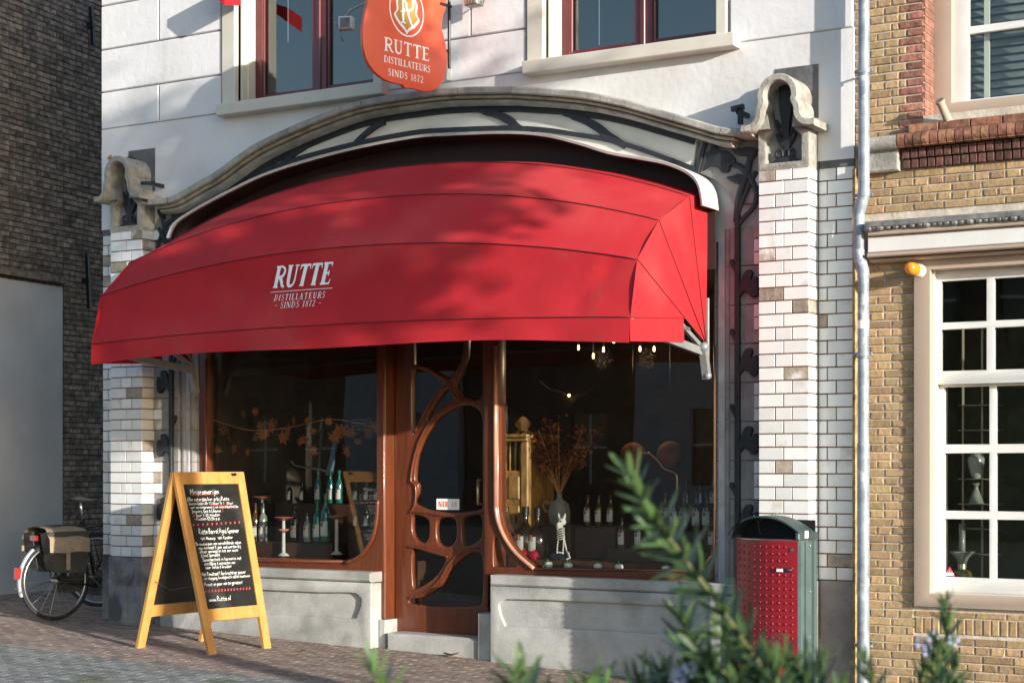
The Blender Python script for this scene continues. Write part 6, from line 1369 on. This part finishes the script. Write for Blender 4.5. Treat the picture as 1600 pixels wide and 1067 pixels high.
# ---- things behind the neighbour's window
pl = thing('glass_shelf_rack', 'rack of thin glass shelves behind the lower panes of the white sash window', 'shelves')
for y in (633, 672, 748, 787, 826, 865):
    z = P(1520, y, 11.62).z; mb = MB(); mb.box(X_(1500, 11.62), X_(1560, 11.62), 11.58, 11.74, z-.004, z+.002); obj('shelf', mb, 'lampglass', pl)
mb = MB(); 
for x in (1502, 1532): mb.box(X_(x, 11.7)-.006, X_(x, 11.7)+.006, 11.735, 11.75, .4, 2.4)
obj('upright', mb, 'tan', pl)
z = P(1524, 748, 11.62).z; mb = MB(); mb.lathe([(.028, 0), (.04, .03), (.055, .10), (.058, .135), (.045, .15), (.03, .155), (.035, .165), (.02, .17)], 16); o = obj('vase', mb, 'porcelain', None, True, 60, loc=(X_(1524, 11.62), 11.64, z+.003)); tag(o, 'white porcelain vase on a glass shelf in the neighbouring sash window', 'vase')
z = P(1524, 787, 11.62).z; mb = MB(); mb.lathe([(.055, 0), (.05, .008), (.02, .09), (.012, .115), (.03, .14)], 14); o = obj('glass_carafe', mb, 'lampglass', None, True, 60, loc=(X_(1524, 11.62), 11.64, z+.003)); tag(o, 'clear glass carafe on the shelf below the white vase', 'carafe')
c = P(1502, 903, 11.5); lp = thing('oil_lamp', 'oil lamp with flared frosted glass shade at the foot of the sash window', 'lamp', (c.x, 11.52, .60)); zz = P(1502, 903, 11.5).z-.60
mb = MB(); mb.lathe([(.05, -.05), (.045, 0), (.03, .02), (.065, .05), (.07, .075), (.06, .10), (.03, .115)], 16); obj('base', mb, 'oil', lp, True, 50)
mb = MB(); mb.lathe([(.03, .115), (.03, .15), (.024, .16)], 12); obj('burner', mb, 'brass', lp, True, 50)
mb = MB(); mb.lathe([(.03, .15), (.045, .19), (.08, .225), (.09, .235), (.078, .228), (.04, .195), (.026, .155)], 18); obj('shade', mb, 'lampglass', lp, True)
mb = MB(); mb.tube([(0, 0, .15), (0, 0, .42)], .022, 12); obj('chimney', mb, 'lampglass', lp, True)
# ================================================================== ROSEMARY in the foreground
_lv = []
for v in range(4):
    mb = MB(); L = 1.0; rnd = random.Random(v); bend = (-.12, .02, .16, .30)[v]
    for i, (t, w_) in enumerate(((0, .05), (.25, .10), (.6, .098), (.88, .058), (1, .008))): z = bend*t*t; mb.v += [(-w_, t, z+.02), (0, t, z), (w_, t, z+.02)]
    for i in range(4):
        a = 3*i; mb.f += [(a, a+1, a+4, a+3), (a+1, a+2, a+5, a+4)]
    me = bpy.data.meshes.new('leaf'); me.from_pydata(mb.v, [], mb.f); me.materials.append(M['leaf'])
    for p in me.polygons: p.use_smooth = True
    _lv.append(me)
def sprig(par, pts, Ls, dens, r0=.0024, wob=0, tip=True, count=[0], lim=290, low=False):
    path = [Vector(p) for p in cr([tuple(p) for p in pts], 8)]
    mb = MB(); n = len(path); mb.tube(path, [r0*(1-.65*i/n) for i in range(n)], 6); br_ = obj('branch', mb, 'stem', par, True)
    tot = sum((b-a).length for a, b in zip(path, path[1:])); N = int(tot*dens); acc = 0; rot = random.uniform(0, 6)
    for k in range(N):
        s = tot*(k+.5)/N; d = 0; i = 0
        while i < n-2 and d+(path[i+1]-path[i]).length < s: d += (path[i+1]-path[i]).length; i += 1
        t = (path[i+1]-path[i]); p = path[i]+t.normalized()*(s-d); t.normalize()
        rot += 2.4 if k % 2 else 3.14
        side = t.orthogonal().normalized(); side = Matrix.Rotation(rot, 3, t) @ side
        fr_ = s/tot; L = Ls*random.uniform(.75, 1.1)*(1 if fr_ < .85 else .75); op = random.uniform(.85, 1.25) if fr_ < .8 else random.uniform(.5, 1.05)
        dvec = (t*math.cos(op)+side*math.sin(op)).normalized(); up = (t-dvec*t.dot(dvec)).normalized(); xx = dvec.cross(up)
        m4 = Matrix((xx*L, dvec*L, up*L)).transposed().to_4x4(); m4.translation = p
        if count[0] >= lim: extra.append((random.choice(_lv), m4)); continue
        o = link('leaf', random.choice(_lv), br_); o.matrix_local = m4; count[0] += 1
    return br_
extra = []
def fg(px, py, d):    # a point at distance d straight ahead
    r = ray(px, py); return Vector((r[0]*d, r[1]*d, H+r[2]*d))
def shrub(label, base, sprigs, Ls, dens, lim, count):
    t = thing('rosemary', label, 'rosemary bush')
    for pts in sprigs: sprig(t, [fg(a, b, d) for a, b, d in pts], Ls, dens, count=count, lim=lim)
    return t
r1 = shrub('tall rosemary with a long arching branch reaching across the right shop window', None, [
    [(1345, 1230, 1.42), (1270, 1130, 1.42), (1190, 1040, 1.40), (1120, 940, 1.38), (1060, 860, 1.36), (1018, 800, 1.34), (985, 738, 1.33)],
    [(1120, 1200, 1.5), (1095, 1100, 1.5), (1080, 1030, 1.5), (1070, 985, 1.5), (1063, 955, 1.5)],
    [(1290, 1190, 1.45), (1215, 1100, 1.45), (1160, 1030, 1.45), (1110, 985, 1.46)],
    [(1180, 1200, 1.4), (1165, 1120, 1.4), (1150, 1060, 1.4), (1148, 1010, 1.4)],
    [(1040, 1200, 1.45), (1030, 1120, 1.45), (1040, 1070, 1.45), (1030, 1045, 1.45)],
    [(1330, 1230, 1.35), (1300, 1140, 1.35), (1262, 1070, 1.35), (1235, 1020, 1.35)],
    [(1200, 1220, 1.3), (1210, 1120, 1.3), (1215, 1070, 1.3), (1208, 1035, 1.3)],
    [(1250, 1200, 1.38), (1180, 1110, 1.38), (1130, 1050, 1.37), (1100, 1020, 1.36)], [(1130, 1200, 1.42), (1120, 1120, 1.42), (1105, 1060, 1.42)], [(1260, 1200, 1.4), (1250, 1120, 1.4), (1245, 1065, 1.4)], [(1160, 1200, 1.3), (1140, 1120, 1.3), (1128, 1075, 1.3)], [(1300, 1200, 1.45), (1310, 1130, 1.45), (1312, 1080, 1.45)]], .038, 400, 290, [0])
r2 = shrub('low rosemary tips poking up at the bottom edge below the door', None, [
    [(600, 1160, 1.3), (592, 1090, 1.3), (585, 1048, 1.3)], [(900, 1170, 1.3), (905, 1110, 1.3), (915, 1062, 1.3)], [(780, 1170, 1.3), (800, 1110, 1.3), (806, 1048, 1.3)], [(850, 1160, 1.35), (830, 1090, 1.35), (818, 1050, 1.35)], [(935, 1160, 1.35), (935, 1100, 1.35), (930, 1060, 1.35)], [(965, 1150, 1.4), (990, 1090, 1.4), (1010, 1052, 1.4)]], .036, 420, 110, [0])
r3 = shrub('rosemary with small pale blue flowers at the lower right in front of the brick wall', None, [
    [(1470, 1230, 1.7), (1465, 1130, 1.7), (1472, 1040, 1.7), (1480, 980, 1.7), (1474, 935, 1.7)], [(1420, 1200, 1.7), (1430, 1110, 1.7), (1445, 1050, 1.7), (1452, 1020, 1.7)], [(1520, 1200, 1.7), (1500, 1110, 1.7), (1498, 1060, 1.7)],
    [(1380, 1200, 1.55), (1372, 1110, 1.55), (1360, 1060, 1.55), (1352, 1030, 1.55)], [(1490, 1200, 1.65), (1478, 1110, 1.65), (1460, 1060, 1.65), (1462, 1000, 1.65)], [(1440, 1200, 1.75), (1470, 1120, 1.75), (1490, 1060, 1.75), (1486, 1015, 1.75)], [(1320, 1200, 1.5), (1290, 1110, 1.5), (1270, 1060, 1.5), (1283, 1020, 1.5)]], .027, 560, 290, [0])
if extra:
    mb = MB()
    for me, m4 in extra:
        mb.add([m4 @ v.co for v in me.vertices], [tuple(p.vertices) for p in me.polygons])
    stuff(obj('leaves', mb, 'leaf', r1))
for par, spots in ((r3, ((1458, 995, 1.69), (1452, 1018, 1.69), (1440, 1005, 1.7), (1490, 1000, 1.7))), (r1, ((1078, 1045, 1.42), (1064, 1062, 1.42), (1070, 1052, 1.42)))):
    for a, b, d in spots:
        c = fg(a, b, d); mb = MB()
        for k in range(5): an = k*1.256; q = c+Vector((.0045*math.cos(an), -.002, .0045*math.sin(an))); mb.ball(tuple(q), .0022, 7, 5)
        obj('flower', mb, 'flower', par, True)
# planter carrying them
pc = fg(1130, 1230, 1.45); plt = thing('planter', 'dark grey planter box below the frame carrying the rosemary', 'planter', (pc.x+.0, pc.y+.05, 0), TH)
zt = 1.05
mb = MB(); mb.bbox(-.55, .45, -.2, .25, gz(-.5), zt, .01); obj('box', mb, 'terra', plt); mb = MB(); mb.box(-.53, .43, -.18, .23, zt-.01, zt+.01); obj('soil', mb, 'soil', plt)
# ================================================================== ACROSS THE STREET (seen only in the glass)
def far_house(x0, x1, y0, h, m, label, wins, wm='opp_glass', z0=-.5):
    t = thing('opposite_house', label, 'house', (0, 0, 0)); rects = []
    xs = [x0+(x1-x0)*(i+.5)/wins for i in range(wins)]
    for fl_ in range(int(h//2.9)):
        for x in xs: rects.append(rect(x-.5, x+.5, 1.0+2.9*fl_, 2.7+2.9*fl_))
    plate('wall', [rect(x0, x1, z0, h)]+rects, y0-.3, .3, m, t)
    for r_ in rects:
        mb = MB(); mb.box(r_[0][0], r_[1][0], y0-.16, y0-.14, r_[0][1], r_[2][1]); g_ = obj('window', mb, wm, t)
        mb = MB(); mb.box((r_[0][0]+r_[1][0])/2-.03, (r_[0][0]+r_[1][0])/2+.03, y0-.14, y0-.11, r_[0][1], r_[2][1]); mb.box(r_[0][0], r_[1][0], y0-.14, y0-.11, (r_[0][1]+r_[2][1])/2-.03, (r_[0][1]+r_[2][1])/2+.03); obj('glazing_bar', mb, 'whitep', g_)
    mb = MB(); mb.box(x0, x1, y0-7, y0-.32, z0, h-.02); obj('side_wall', mb, m, t)
    mb = MB(); mb.add([(x0-.1, y0+.2, h), (x1+.1, y0+.2, h), (x1+.1, y0-3.5, h+2), (x0-.1, y0-3.5, h+2), (x0-.1, y0-7, h), (x1+.1, y0-7, h)], [(0, 1, 2, 3), (3, 2, 5, 4), (0, 3, 4), (1, 5, 2), (0, 4, 5, 1)]); obj('roof', mb, 'stone_dark', t)
    return t
YO = -12
far_house(-40, -31, YO, 6.2, 'opp_brick', 'dark brick house across the street at the far left', 4)
far_house(-30.9, -25.5, YO, 7.2, 'opp_brick', 'tall dark brick house across the street', 3)
far_house(-25.4, -22.2, YO+.2, 6.6, 'opp_pale', 'narrow pale rendered house across the street', 1)
far_house(-22.1, -17.5, YO, 7.0, 'opp_brick', 'dark brick house right of the narrow pale one', 2)
far_house(-17.4, -13.6, YO+.2, 6.4, 'opp_pale', 'wide pale rendered house across the street', 1)
far_house(-13.5, -4, YO, 6.0, 'opp_brick', 'long low brick house across the street behind the camera', 5)
# street tree to the right, outside the frame, shading the left of the facade
def tree(x, y, zc, rx, ry, rz_, n, ls, label, seed):
    t = thing('street_tree', label, 'tree', (x, y, gz(x))); rnd = random.Random(seed)
    mb = MB(); mb.tube([(0, 0, 0), (.05, 0, zc*.4), (-.05, .05, zc*.75), (0, 0, zc)], [.16, .13, .10, .06], 10)
    for k in range(9): a = k*2.4; mb.tube([(0, 0, zc*.62+.1*k), (rx*.5*math.cos(a), ry*.5*math.sin(a), zc+rz_*.2), (rx*.9*math.cos(a), ry*.9*math.sin(a), zc+rz_*.5*math.sin(k))], [.06, .035, .012], 6)
    obj('trunk', mb, 'bark', t, True); mb = MB()
    cl = [(rnd.uniform(-1, 1)*rx*.8, rnd.uniform(-1, 1)*ry*.8, zc+rnd.uniform(-1, 1)*rz_*.8, rnd.uniform(.25, .55)) for _ in range(26)]
    for k in range(n):
        c_ = rnd.choice(cl); q = Vector((c_[0]+rnd.gauss(0, c_[3]*.5), c_[1]+rnd.gauss(0, c_[3]*.5), c_[2]+rnd.gauss(0, c_[3]*.5)))
        v1 = Vector((rnd.uniform(-1, 1), rnd.uniform(-1, 1), rnd.uniform(-1, 1))).normalized()*ls; v2 = v1.cross(Vector((rnd.uniform(-1, 1), .5, .8))).normalized()*ls*.7
        mb.add([q-v1, q+v2, q+v1, q-v2], [(0, 1, 2, 3)])
    obj('crown', mb, 'crown', t); return t
tree(3.2, 5.7, 6.1, 1.6, 1.55, 2.1, 8500, .08, 'street tree right of the view whose crown shades the left of the facade', 4)
